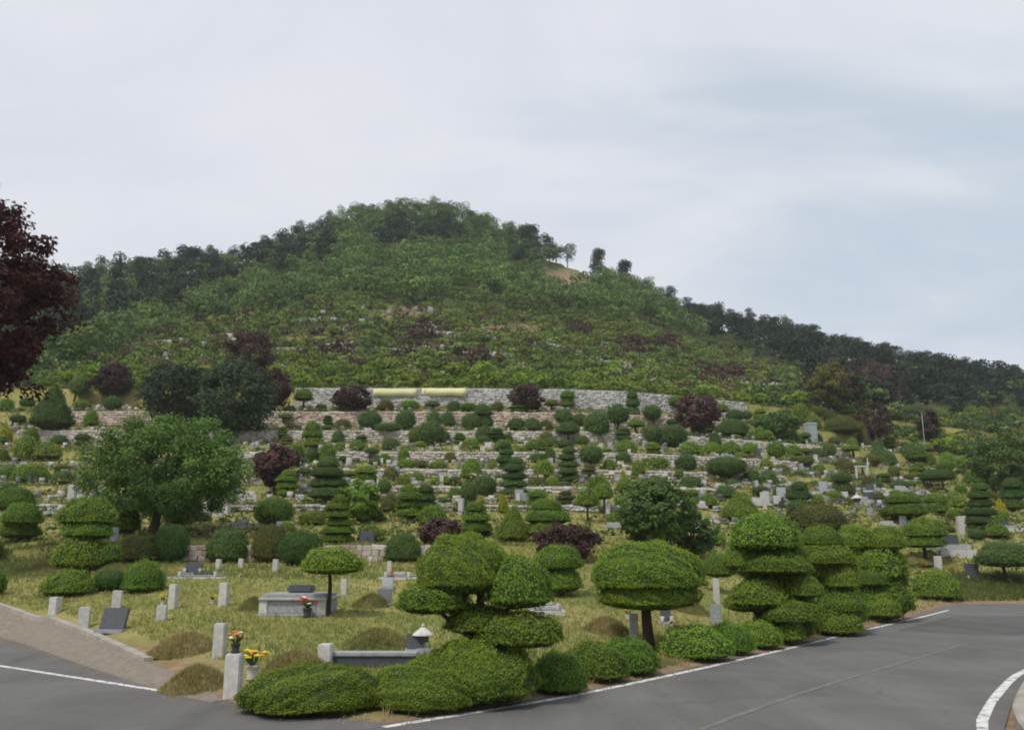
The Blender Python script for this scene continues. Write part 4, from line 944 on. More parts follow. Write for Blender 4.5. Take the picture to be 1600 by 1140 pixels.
for i in range(nP):
    k = int(kinds[i]); rgx = rg
    if under[i]: rad = rgx.uniform(1.2, 2.2); hh = rgx.uniform(1.6, 3.0)
    elif k == 3:
        rad = rgx.uniform(1.0, 2.0) * (1.5 if rgx.random() < .2 else 1); hh = rad * rgx.uniform(.95, 1.35)
    elif k == 0: rad = rgx.uniform(2.7, 4.2); hh = rgx.uniform(6, 9.5)
    else: rad = rgx.uniform(2.8, 4.8); hh = rgx.uniform(5, 8.5)
    if i in tree_ids:
        nm, lb, gr = TL[k]; wh = 'left' if fpx[i] < 480 else ('right' if fpx[i] > 1010 else 'middle')
        lb = lb + {'left': ', left third of the skyline', 'middle': ', middle of the skyline', 'right': ', right third of the skyline'}[wh]; gr = gr + ' ' + wh
        t = thing(nm, lb, 'tree', P3[i], rgx.uniform(0, 6.28), gr)
        obj('crown', proto(k, int(rgx.integers(4))), t, (0, 0, 0), 0, (rad, rad, hh)); obj('trunk', hilltrunk, t, (0, 0, 0), 0, (.16, .16, hh * .9))
        continue
    pur = (k == 3 or (fpx[i] > 1265 and rgx.random() < .6)) and any(math.hypot((fpx[i] - a) / c, (fpy[i] - b) / d_) < 1 for a, b, c, d_ in purple_spots)
    if i in shrub_ids and not pur:
        o = obj('hillside_shrub', proto(3, int(rgx.integers(4))), None, P3[i] - np.array([0, 0, .1]), rgx.uniform(0, 6.28), (rad, rad, hh))
        wh = 'left of the banners' if fpx[i] < 580 else ('above the banners' if fpx[i] < 800 else ('right of the banners' if fpx[i] < 1060 else 'beyond the end of the tall wall'))
        tag(o, 'yellow-green shrub on the overgrown slope, ' + wh, 'shrub', 'slope shrubs ' + wh); continue
    nl, nf = (9, 30) if k != 3 and not under[i] else (4, 14)
    P, D, lid = crown_leaves(k, nl, nf, rgx)
    P = P * np.array([rad, rad, hh]) + P3[i]
    ls = .66 if k != 3 else .55
    SV.append(leaf_quads(P, D, ls, ls * .65, .8, rgx))
    c1, c2 = PAL[k]
    if pur: c1, c2 = (0.050, 0.032, 0.028), (0.150, 0.085, 0.068)
    elif k == 3 and fpx[i] > 1150 and fpy[i] > 625 and rgx.random() < .6: c1, c2 = (0.036, 0.068, 0.026), (0.105, 0.155, 0.055)
    elif k == 3 and rgx.random() < .14: c1, c2 = ((0.10, 0.075, 0.03), (0.25, 0.18, 0.085)) if rgx.random() < .6 else ((0.06, 0.035, 0.028), (0.16, 0.085, 0.065))
    tb = rgx.normal(0, .26 if k == 3 else .20); tt = np.clip(.3 * rgx.random(len(P)) + .55 * rgx.random(nl)[lid] + tb, 0, 1)
    c = np.array(c1) * (1 - tt[:, None]) + np.array(c2) * tt[:, None]
    SC.append(np.repeat(c, 4, 0))
SV = np.concatenate(SV); SC = np.concatenate(SC)
print('forest quads', len(SV) // 4)
stuff('forest', np_mesh('forest', SV, np.arange(len(SV)), np.full(len(SV) // 4, 4), [MT['forest']], col=SC), 'mixed green wood and scrub covering the hill', 'forest')

# the skyline trees one can pick out
for (x0, y0, x1, y1, k, lb) in ((918, 392, 952, 446, 0, 'dark upright conifer on the right shoulder of the hill'), (958, 410, 994, 462, 0, 'darkest leaning conifer on the right shoulder of the hill'), (682, 314, 709, 336, 1, 'small round tree standing alone on the very top of the hill'), (806, 354, 850, 392, 0, 'dark tree clump right of the hilltop'), (276, 390, 322, 420, 0, 'flat-topped pine sticking out of the left ridge'), (1368, 538, 1404, 572, 0, 'tall pine sticking out of the right ridge')):
    r = ray((x0 + x1) / 2, y1); a = r[0] / r[1]; yr = float(np.interp(a, ra, rY)) - 4; g = Vector((a * yr, yr, 0)); g.z = tz(g.x, g.y)
    d = depth(g); rad = (x1 - x0) / 2 * d / FPX; top = on_plane((x0 + x1) / 2, y0, yr).z
    t = thing('ridge_tree', lb, 'tree', g, rnd.uniform(0, 6))
    obj('crown', proto(k, 9), t, (0, 0, -.15 * (top - g.z)), 0, (rad * 1.1, rad * 1.1, max(top - g.z, 3) * 1.15)); obj('trunk', hilltrunk, t, (0, 0, 0), 0, (.18, .18, 4))

# rocks and old stones in the scrub
rk = []
for v in range(4):
    mb = MB().ball((0, 0, .3), .6, .7, 2); r_ = random.Random(v)
    for q in mb.bm.verts: q.co *= 1 + r_.uniform(-.16, .16)
    rk.append(mb.mesh('rock', MT['rock']))
for i in range(70):
    cx_, cy_, sx, sy = rnd.choice(((640, 492, 60, 9), (640, 492, 60, 9), (790, 516, 85, 9), (1110, 570, 50, 6), (900, 440, 45, 14), (700, 505, 120, 14)))
    g = ground(rnd.gauss(cx_, sx * .6), rnd.gauss(cy_, sy * .6)); s_ = rnd.uniform(.6, 1.3)
    tag(obj('boulder', rk[i % 4], None, g, rnd.uniform(0, 6), (s_, s_ * .7, s_ * rnd.uniform(.8, 1.8))), 'pale grey boulder in the scrub high on the hill', 'rock', 'boulders in the hill scrub')

# weathered stone edgings of the old overgrown terraces
V, Lp, Zs, tt_, off = [], [], [], [], 0
sv = [np.array([v.co[:] for v in q.vertices]) for q in STONES]; sf = [[list(p.vertices) for p in q.polygons] for q in STONES]
for row in range(23, 34):
    x = -75.0
    while x < 80:
        wd = rnd.uniform(.5, 1.2); x += wd; e = row * 5.6 - 2.6 + .5 * math.sin(x * .2 + row)
        if math.sin(x * .13 + row * 2.1) + .6 * math.sin(x * .31 + row) < (.75 if row < 29 else .2): continue
        y = e + float(wcurve(np.array(x))); z = tz(x, y); k = rnd.randrange(8); hh_ = rnd.uniform(.5, 1.1)
        P = sv[k] * np.array([wd, .5, hh_]) + np.array([x, y, z + hh_ * .35]); V.append(P); tt_ += [rnd.random()] * len(P)
        for f in sf[k]: Lp += [q + off for q in f]; Zs.append(len(f))
        off += len(P)
stuff('old_terrace_stones', np_mesh('old_terrace_stones', np.concatenate(V), Lp, Zs, [MT['weathered']], tint=tt_), 'broken rows of grey stones on the overgrown slope', 'stones')

# ------------------------------------------------------------------ graves
def ang_to_cam(g): return math.atan2(-g.x, g.y) * -1 + 0.0
def post(px, y0, y1, w, label, lean=0.0, mat='white'):
    g = ground(px, y1); d = depth(g); r_ = w / 2 * d / FPX; h = (on_plane(px, y0, g.y).z - g.z)
    t = thing('grave_post', label, 'grave post', g - Vector((0, 0, .05)), rnd.uniform(-.25, .35), 'short stone grave posts')
    mb = MB(); mb.box(-r_, r_, -r_, r_, 0, h + .05, r_ * .14); obj('shaft', mb.mesh('shaft', MT[mat]), t)
    mb = MB(); mb.box(-r_ * 1.22, r_ * 1.22, -r_ * 1.22, r_ * 1.22, -.12, .03, r_ * .1); obj('foot', mb.mesh('foot', MT['granite']), t)
    t.rotation_euler[1] = lean
    return g, h, d
def bouquet(loc, s, fl, label, vase='vase', cat='flowers', seed=0, stand=True):
    r_ = random.Random(seed); t = thing('flower_vase', label, cat, loc, r_.uniform(0, 6))
    obj('vase', MB().lathe([(.25 * s, 0), (.30 * s, .05 * s), (.22 * s, .2 * s), (.30 * s, .55 * s), (.34 * s, .62 * s)], 12).mesh('vase', MT[vase], True), t)
    mb = MB()
    for k in range(9):
        a = r_.uniform(0, 6.28); rr = r_.uniform(.15, .55) * s; mb.tube([((0, 0, .5 * s), .02 * s), ((math.cos(a) * rr * .6, math.sin(a) * rr * .6, .85 * s), .05 * s), ((math.cos(a) * rr, math.sin(a) * rr, 1.15 * s), .02 * s)], 5)
    obj('leaves', mb.mesh('leaves', MT['fleaf']), t)
    for k in range(11):
        a = r_.uniform(0, 6.28); rr = r_.uniform(.05, .62) * s; c = (math.cos(a) * rr, math.sin(a) * rr, (1.0 + r_.uniform(0, .45) - rr * .25 / s) * s)
        mb = MB()
        for q in range(6):
            b_ = q * 1.047; mb.ball((c[0] + .085 * s * math.cos(b_), c[1] + .085 * s * math.sin(b_), c[2]), .085 * s, .5)
        mb.ball((c[0], c[1], c[2] + .03 * s), .06 * s, .8)
        obj('blossom', mb.mesh('blossom', MT[fl[k % len(fl)]], True), t)
    return t
def marker(px, y1, wpx, hpx, label, slant=.5, rz=0.0, mat='slate', vases=False, name='grave_marker'):
    g = ground(px, y1); d = depth(g); w = wpx * d / FPX; h = hpx * d / FPX
    t = thing(name, label, 'gravestone', g - Vector((0, 0, .03)), rz)
    mb = MB(); mb.box(-w * .58, w * .58, -.28, .22, 0, .11, .015); obj('base', mb.mesh('base', MT['granite']), t)
    mb = MB(); mb.box(-w / 2, w / 2, -.05, .05, 0, h * 1.05, .012)
    for v in mb.bm.verts: v.co.y += v.co.z * slant
    mb.xf(Matrix.Translation((0, -.08, .11))); obj('plaque', mb.mesh('plaque', MT[mat]), t)
    if vases:
        for sx in (-1, 1): obj('cup', MB().lathe([(.05, 0), (.07, .03), (.05, .08), (.075, .16)], 10, (sx * w * .46, -.2, .11)).mesh('cup', MT['white'], True), t)
    return t
def at_top(px, ytop, Y):
    return on_plane(px, ytop, Y)

g, h, d = post(363, 1020, 1089, 24, 'nearest and tallest pale grave post, with a vase of flowers on top')
bouquet(g + Vector((0, 0, h)), .27, ('fwhite', 'forange', 'forange'), 'orange and cream flowers in a dark vase on the nearest post', seed=1)
post(342, 973, 1026, 17, 'pale grave post just behind the nearest post')
g, h, d = post(252, 945, 969, 15, 'stubby pale post carrying yellow flowers on the left lawn')
bouquet(g + Vector((0, 0, h)), .22, ('fyellow',), 'yellow flowers on the stubby left post', vase='white', seed=2)
post(270, 912, 951, 12, 'tall pale post right behind the yellow flower post')
post(349, 910, 946, 13, 'pale post with yellow flowers standing at its left')
bouquet(ground(332, 944), .22, ('fyellow', 'fyellow', 'forange'), 'yellow flowers on the grass left of a pale post', vase='white', seed=3)
post(181, 922, 951, 14, 'pale post behind the dark slanted plaque', .03)
post(130, 948, 982, 17, 'broad pale post left of the dark slanted plaque')
post(85, 932, 959, 14, 'leftmost short pale post near the gravel verge')
post(509, 1005, 1042, 21, 'pale post at the end of the dark granite kerb', -.03)
post(537, 904, 928, 9, 'slim pale post right of the small mushroom tree')
post(990, 958, 1001, 13, 'pale post left of the mushroom tree trunk', .03)
bouquet(ground(981, 968), .24, ('fyellow',), 'yellow flowers left of the mushroom tree trunk', vase='white', seed=4)
post(608, 876, 900, 7, 'slim pale post above the red flowers')
post(341, 873, 891, 7, 'small pale post in front of the rubble wall, left of three')
post(376, 872, 887, 7, 'small pale post in front of the rubble wall, middle of three')
post(430, 873, 896, 8, 'small pale post in front of the rubble wall, right of three')
post(1120, 903, 942, 9, 'pale post in front of the nearest tiered tree')
post(1467, 868, 892, 9, 'pale post behind the dome bush at the road bend')
post(322, 772, 802, 8, 'white pillar beneath the big spreading tree, left one')
post(362, 763, 797, 9, 'white pillar beneath the big spreading tree, right one')
post(296, 782, 802, 9, 'short white pillar beside the trunk of the big spreading tree')
post(1502, 806, 834, 9, 'white pillar on the right slope above the stone monument')
post(113, 757, 782, 12, 'white sign-like stone left of the big spreading tree')
marker(177, 987, 42, 30, 'dark slanted plaque on a pale base behind the gravel verge', .35, -.15)
marker(600, 946, 22, 20, 'dark plaque below the red flowers', .4, 0)
marker(606, 920, 17, 14, 'grey plaque just below the red flowers, upper one', .4, 0, 'granite')
bouquet(ground(612, 909), .28, ('fred', 'fred', 'fyellow'), 'bright red flowers behind the dark plaques', seed=5)
marker(648, 1019, 26, 22, 'dark plaque beside the small stone lantern', .2, .1)
marker(1040, 975, 16, 16, 'dark plaque right of the mushroom tree trunk', .2, .1, vases=True)
marker(1118, 972, 16, 22, 'upright grey stone in front of the nearest tiered tree', .05, 0, 'granite')
marker(1520, 906, 24, 22, 'dark plaque beyond the road bend', .15, .2, vases=True)
marker(303, 897, 26, 14, 'dark plaque with white ornament on the kerbed grave', .2, 0, vases=True)
bouquet(ground(394, 1062), .42, ('fyellow', 'fyellow', 'forange'), 'large yellow flowers in a white cup beside the nearest post', vase='white', seed=6)
bouquet(ground(376, 905), .16, ('fwhite', 'fyellow'), 'small pale flowers on the lawn below the rubble wall', vase='white', seed=7)
bouquet(ground(1050, 980), .16, ('fyellow', 'fwhite'), 'small yellow flowers right of the mushroom tree trunk', vase='white', seed=8)

# box tomb with moulded lid and dark headstone
g = ground(458, 962); d = depth(g); w = 108 * d / FPX / 2; hh = 37 * d / FPX
t = thing('box_tomb', 'grey granite box tomb with a moulded lid and dark headstone', 'tomb', g + Vector((0, .8, -.03)), -.05)
for nm, a, m in (('plinth', (-w, w, -.85, .85, 0, .1), 'granite'), ('chest', (-w * .93, w * .93, -.76, .76, .1, hh * .68), 'granite'), ('lid', (-w, w, -.86, .86, hh * .68, hh * .82), 'white'), ('capping', (-w * .93, w * .93, -.74, .74, hh * .82, hh * .95), 'granite')):
    mb = MB(); mb.box(*a, .02); obj(nm, mb.mesh(nm, MT[m]), t)
for sx in (-1, 1):
    mb = MB(); mb.box(sx * w * .86 - .12, sx * w * .86 + .12, -.80, -.73, .1, hh * .68, .01); obj('corner_pilaster', mb.mesh('corner_pilaster', MT['white']), t)
mb = MB(); mb.box(-w * .42, w * .36, -.05, .35, hh * .95, hh * 1.28, .05); obj('headstone', mb.mesh('headstone', MT['slate']), t)
gg = Vector((g.x + 26 * d / FPX, g.y - .35, 0)); gg.z = tz(gg.x, gg.y)
bouquet(gg, .42, ('fred', 'fwhite', 'fred'), 'red flowers in a tall dark vase in front of the box tomb', seed=9)

# granite kerb of the front grave, stone lantern
ga = ground(520, 1040); gb = ground(655, 1032); d = depth(ga)
t = thing('grave_kerb', 'long dark granite kerb in front of a grave mound', 'kerb', ga, 0); L_ = gb.x - ga.x
mb = MB(); mb.box(0, L_, -.12, .12, -.1, .20, .015); obj('front_stone', mb.mesh('front_stone', MT['slate']), t)
mb = MB(); mb.box(-.03, L_ + .03, -.16, .3, .20, .27, .012); obj('top_slab', mb.mesh('top_slab', MT['granite']), t)
def lantern(px, y1, hpx, label):
    g = ground(px, y1); d = depth(g); s = hpx * d / FPX
    t = thing('stone_lantern', label, 'lantern', g, .4)
    mb = MB(); mb.box(-.26 * s, .26 * s, -.26 * s, .26 * s, -.03, .16 * s, .02 * s); obj('base', mb.mesh('base', MT['granite']), t)
    mb = MB(); mb.box(-.10 * s, .10 * s, -.10 * s, .10 * s, .16 * s, .36 * s, .01 * s); obj('stem', mb.mesh('stem', MT['granite']), t)
    mb = MB(); mb.box(-.17 * s, .17 * s, -.17 * s, .17 * s, .36 * s, .60 * s, .01 * s); obj('fire_box', mb.mesh('fire_box', MT['slate']), t)
    obj('roof', MB().lathe([(.40 * s, .60 * s), (.38 * s, .65 * s), (.18 * s, .80 * s), (.07 * s, .88 * s)], 8).mesh('roof', MT['white']), t)
    obj('finial', MB().lathe([(.03 * s, .88 * s), (.07 * s, .92 * s), (.06 * s, .96 * s), (.01 * s, 1.02 * s)], 8).mesh('finial', MT['white']), t)
lantern(660, 1019, 43, 'small white-roofed stone lantern left of the cloud tree')
lantern(430, 800, 26, 'small pale stone lantern above the box tomb')
lantern(1340, 792, 22, 'small stone lantern among the crowded blue-grey headstones')

def slab_grave(px, y1, wpx, hpx, label, kind=0):
    g = ground(px, y1); d = depth(g); w = wpx * d / FPX / 2; h = hpx * d / FPX
    t = thing('slab_grave', label, 'grave', g + Vector((0, .7, -.03)), rnd.uniform(-.1, .1), None)
    mb = MB(); mb.box(-w, w, -.7, .7, 0, h * .45, .02); obj('platform', mb.mesh('platform', MT['white']), t)
    mb = MB(); mb.box(-w * .8, w * .8, -.5, .55, h * .45, h * .72, .03); obj('slab', mb.mesh('slab', MT['granite']), t)
    mb = MB(); mb.box(-w * .35, w * .35, .2, .4, h * .72, h * 1.25, .03); obj('headstone', mb.mesh('headstone', MT['slate'] if kind else MT['white']), t)
    for sx in (-1, 1): obj('vase', MB().lathe([(.05, 0), (.08, .04), (.05, .12), (.08, .2)], 8, (sx * w * .6, -.55, h * .45)).mesh('vase', MT['white'], True), t)
slab_grave(856, 962, 56, 20, 'pale slab grave with white ornament right of the cloud tree')
slab_grave(305, 904, 92, 9, 'long low kerbed grave on the lawn below the rubble wall', 1)
slab_grave(1500, 872, 56, 30, 'grey stone monument of stacked slabs beyond the road bend', 1)
slab_grave(372, 826, 40, 14, 'pale slab grave behind the dark wide bush')
slab_grave(412, 822, 30, 12, 'low pale slab grave below the light green round bush')
slab_grave(84, 804, 36, 14, 'grey slab grave left of the stacked-pad tree')
slab_grave(320, 806, 56, 12, 'wide pale grave platform beneath the big spreading tree', 1)
slab_grave(1580, 830, 46, 14, 'grey slab grave near the right edge of the slope', 1)
slab_grave(985, 812, 36, 10, 'pale slab grave left of the dense round tree', 0)
slab_grave(620, 905, 60, 10, 'pale slab grave behind the red flowers', 0)

# grass mounds
def mound_mesh(seed, brown):
    rg = np.random.default_rng(seed)
    nu, nv = 36, 12; V = [(0, 0, 1.0)]; ph = rg.uniform(0, 6, 3)
    for j in range(1, nv + 1):
        r_ = j / nv
        for i in range(nu):
            a = 2 * math.pi * i / nu; k = 1 + .05 * math.sin(3 * a + ph[0]) + .04 * math.sin(5 * a + ph[1])
            V.append((r_ * k * math.cos(a), r_ * k * math.sin(a), max(0.0, 1 - r_ ** 2) ** 1.35 + .01 * math.sin(9 * a + 20 * r_)))
    Lp, Z = [], []
    for i in range(nu): Lp += [0, 1 + i, 1 + (i + 1) % nu]; Z.append(3)
    for j in range(nv - 1):
        for i in range(nu):
            a = 1 + j * nu + i; b = 1 + j * nu + (i + 1) % nu; Lp += [a, a + nu, b + nu, b]; Z.append(4)
    n = 6000; rr = np.sqrt(rg.random(n)); aa = rg.uniform(0, 6.28, n)
    C = np.stack([rr * np.cos(aa), rr * np.sin(aa), np.maximum(0, 1 - rr ** 2) ** 1.35], -1)
    tip = C + np.stack([rg.normal(0, .05, n), rg.normal(0, .05, n), rg.uniform(.10, .30, n)], -1)
    sd_ = np.stack([rg.normal(0, 1, n), rg.normal(0, 1, n), np.zeros(n)], -1); sd_ *= .009 / np.linalg.norm(sd_, axis=1, keepdims=True)
    BV = np.stack([C - sd_, C + sd_, tip], 1).reshape(-1, 3); nb = len(V)
    V = np.concatenate([np.array(V), BV]); Lp = np.concatenate([Lp, np.arange(len(BV)) + nb]); Z = np.concatenate([Z, np.full(n, 3)])
    c1, c2 = ((.20, .175, .065), (.40, .33, .145)) if brown else ((.135, .145, .045), (.33, .30, .11))
    tt = np.concatenate([np.full(nb, .30), np.repeat(np.clip(.5 + .35 * np.sin(4 * C[:, 0] + 3 * C[:, 1] + ph[2]) * np.sin(5 * C[:, 1]) + rg.normal(0, .22, n), 0, 1), 3)])[:, None]
    return np_mesh('mound', V, Lp, Z, [MT['grassy']], col=np.array(c1) * (1 - tt) + np.array(c2) * tt, smooth=[True] * len(Z))
MM = [mound_mesh(1, True), mound_mesh(2, True), mound_mesh(3, False)]
for k, (x0, y0, x1, y1, v, lb) in enumerate((
        (205, 970, 345, 1026, 0, 'brown dry-grass grave mound behind the dark slanted plaque'), (225, 1022, 360, 1086, 1, 'brown dry-grass grave mound at the verge left of the nearest post'), (385, 1000, 520, 1056, 1, 'brown grave mound behind the junction bush'),
        (515, 952, 655, 1018, 2, 'greenish grave mound behind the granite kerb'), (900, 930, 1000, 992, 0, 'brown grave mound left of the mushroom tree'), (535, 920, 620, 950, 2, 'low grave mound right of the small mushroom tree'), (25, 842, 100, 890, 0, 'straw-coloured grave mound on the left lawn'), (1050, 920, 1115, 960, 2, 'green grave mound right of the mushroom tree trunk'),
        (700, 985, 790, 1010, 2, 'grave mound hidden behind the cloud tree'), (1410, 850, 1470, 886, 0, 'brown grave mound behind the two-layered mushroom tree'), (360, 930, 420, 955, 2, 'low green mound left of the box tomb'))):
    g = ground((x0 + x1) / 2, y1); d = depth(g); r_ = (x1 - x0) / 2 * d / FPX; c = Vector((g.x, g.y + r_ * .7, 0)); c.z = tz(c.x, c.y)
    h = max(.18, min(.34, on_plane((x0 + x1) / 2, y0, c.y).z - c.z))
    tag(obj('grave_mound', MM[v], None, c - Vector((0, 0, .12)), rnd.uniform(0, 6), (r_, r_ * .9, h + .1)), lb, 'grave mound', 'grassy grave mounds')

# small headstones along the terraces
def hs(kind):
    mb = MB()
    if kind == 0: mb.box(-.38, .38, -.16, .16, 0, .16, .015); mb.box(-.27, .27, -.08, .08, .16, .80, .02)
    elif kind == 1: mb.box(-.55, .55, -.3, .3, 0, .2, .02); mb.box(-.42, .42, -.2, .2, .2, .38, .02)
    elif kind == 2: mb.box(-.15, .15, -.15, .15, 0, .85, .02); mb.box(-.2, .2, -.2, .2, -.02, .1, .01)
    else:
        mb.box(-.42, .42, -.25, .25, 0, .12, .01); mb.box(-.34, .34, -.06, .06, .12, .55, .015); mb.box(-.06, .06, -.22, -.12, .12, .3, .01)
    return mb
HS = [[hs(k).mesh('headstone', MT[m]) for k in range(4)] for m in ('white', 'granite', 'slate')]
TN = ['lower lawn', 'lowest', 'second', 'third', 'fourth', 'fifth', 'sixth', 'top']
nhs = 0
for wi, (yk, z0, z1) in enumerate(WALLS):
    if wi == 0: continue
    nxt = WALLS[wi + 1][0] if wi < len(WALLS) - 1 else yk + 3
    for row in range(2 if wi < 6 else 1):
        ye = yk + 1.2 + row * (nxt - yk - 2) * .55
        x = (70 - 800) / 1386 * yk
        while x < (1540 - 800) / 1386 * yk:
            x += rnd.uniform(1.8, 6.0) * (1.25 if row else 1)
            if nhs > 185: break
            y = ye + float(wcurve(np.array(x))) + rnd.uniform(-.3, .5); m = rnd.choices((0, 1, 2), (.5, .38, .12))[0]
            tag(obj('headstone', HS[m][rnd.randrange(4)], None, (x, y, tz(x, y) - .04), rnd.uniform(-.2, .2), [rnd.uniform(.55, .95)] * 3), f'small headstone standing on the {TN[wi]} terrace', 'gravestone', f'headstones of the {TN[wi]} terrace'); nhs += 1
for i in range(56):
    px = rnd.uniform(1184, 1446); g = ground(px, rnd.choice((778, 784, 791)) + rnd.uniform(-1.5, 1.5) - (px - 1184) * .02)
    m = rnd.choices((0, 1, 2), (.25, .5, .25))[0]
    tag(obj('headstone', HS[m][rnd.choice((0, 0, 1, 3))], None, g - Vector((0, 0, .03)), rnd.uniform(-.15, .15), [rnd.uniform(.9, 1.3)] * 3), 'headstone in the crowded blue-grey block on the right slope', 'gravestone', 'crowded headstones on the right')
for i in range(55):
    px = rnd.choice((rnd.uniform(440, 960), rnd.uniform(1080, 1600), rnd.uniform(0, 200))); g = ground(px, rnd.uniform(690, 855))
    tag(obj('headstone', HS[rnd.choices((0, 1, 2), (.5, .35, .15))[0]][rnd.randrange(4)], None, g - Vector((0, 0, .03)), rnd.uniform(-.3, .3), [rnd.uniform(.8, 1.2)] * 3), 'small headstone scattered between the clipped bushes', 'gravestone', 'headstones between the bushes')

V, Lp, Zs, tt_, off = [], [], [], [], 0
cubes = [np.array([(-.5, -.5, 0), (.5, -.5, 0), (.5, .5, 0), (-.5, .5, 0), (-.5, -.5, 1), (.5, -.5, 1), (.5, .5, 1), (-.5, .5, 1)], float)]
cf_ = [(0, 3, 2, 1), (4, 5, 6, 7), (0, 1, 5, 4), (1, 2, 6, 5), (2, 3, 7, 6), (3, 0, 4, 7)]
for q in range(900):
    wi = rnd.randrange(1, 7); yk = WALLS[wi][0]; nx_ = WALLS[wi + 1][0]; row = rnd.randrange(3); x = rnd.uniform(-.62, .62) * yk
    y = yk + 1.4 + row * (nx_ - yk - 2.4) / 2.6 + float(wcurve(np.array(x))) + rnd.uniform(-.15, .15); z = tz(x, y) - .05; tv = rnd.random()
    for sx, sy, sz in ((.62, .42, .16), (.40, .13, rnd.uniform(.2, .5))):
        P = cubes[0] * np.array([sx, sy, sz]) + np.array([x, y, z]); V.append(P); tt_ += [tv] * 8
        for f in cf_: Lp += [k + off for k in f]; Zs.append(4)
        off += 8; z += sz - .02
stuff('distant_headstones', np_mesh('distant_headstones', np.concatenate(V), Lp, Zs, [MT['weathered']], tint=tt_), 'rows of tiny pale headstones covering the terraces', 'gravestones')

# yellow banners on the top wall, blue booth, poles, stone frame
def banner(xa, xb, y0, y1, label):
    Y = 115 - .28; a = on_plane(xa, y1, Y); b = on_plane(xb, y0, Y); w = b.x - a.x; h = b.z - a.z
    n = 14; V, Q = [], []
    for i in range(n + 1):
        for k in range(2): V.append((w * i / n, .05 * math.sin(i * 1.3), h * k + (.05 * math.sin(i * .9) if k == 0 else 0)))
    for i in range(n): Q.append((2 * i, 2 * i + 2, 2 * i + 3, 2 * i + 1))
    me = np_mesh('banner', V, Q, [4] * n, [MT['banner']])
    o = obj('banner', me, None, (a.x, float(wcurve(np.array(a.x))) + Y - .06, a.z)); so = o.modifiers.new('thick', 'SOLIDIFY'); so.thickness = .02
    tag(o, label, 'banner', 'banners on the top wall')
banner(582, 651, 606, 618, 'left pale yellow banner along the tall grey wall')
banner(658, 728, 605, 617, 'right pale yellow banner along the tall grey wall')
g = ground(1264, 691); d = depth(g); w = 15 * d / FPX / 2; h = 32 * d / FPX
t = thing('booth', 'small pale blue booth among bushes on the right slope', 'booth', g, .2)
mb = MB(); mb.box(-w, w, -w, w, -.1, h * .88, .03); obj('cabin', mb.mesh('cabin', MT['blue']), t)
mb = MB(); mb.box(-w * 1.08, w * 1.08, -w * 1.08, w * 1.08, h * .88, h * .97, .05); obj('roof', mb.mesh('roof', MT['metal']), t)
mb = MB(); mb.box(-w * .6, w * .6, -w - .03, -w + .01, 0, h * .75, .01); obj('door', mb.mesh('door', MT['blue']), t)
def pole(px, y0, y1, r_, label):
    g = ground(px, y1); z = on_plane(px, y0, g.y).z - g.z
    t = thing('pole', label, 'pole', g)
    obj('shaft', MB().tube([((0, 0, -.2), r_ * 1.2), ((0, 0, z * .5), r_), ((0, 0, z), r_ * .7)], 8).mesh('shaft', MT['metal'], True), t)
    obj('cap', MB().ball((0, 0, z), r_ * 1.2).mesh('cap', MT['metal'], True), t)
pole(1376, 640, 690, .055, 'thin pale pole beside the purple maple on the right slope')
pole(1364, 716, 757, .06, 'thin white pole by the stone frame on the right slope')
pole(1440, 644, 700, .05, 'thin grey pole left of the narrow purple tree')
g = ground(1353, 756)
t = thing('stone_gateway', 'small pale stone frame left of the thin white pole', 'monument', g)
for sx in (-.5, .5):
    mb = MB(); mb.box(sx - .09, sx + .09, -.1, .1, -.1, 1.3, .02); obj('pillar', mb.mesh('pillar', MT['white']), t)
mb = MB(); mb.box(-.65, .65, -.12, .12, 1.3, 1.45, .02); obj('lintel', mb.mesh('lintel', MT['white']), t)

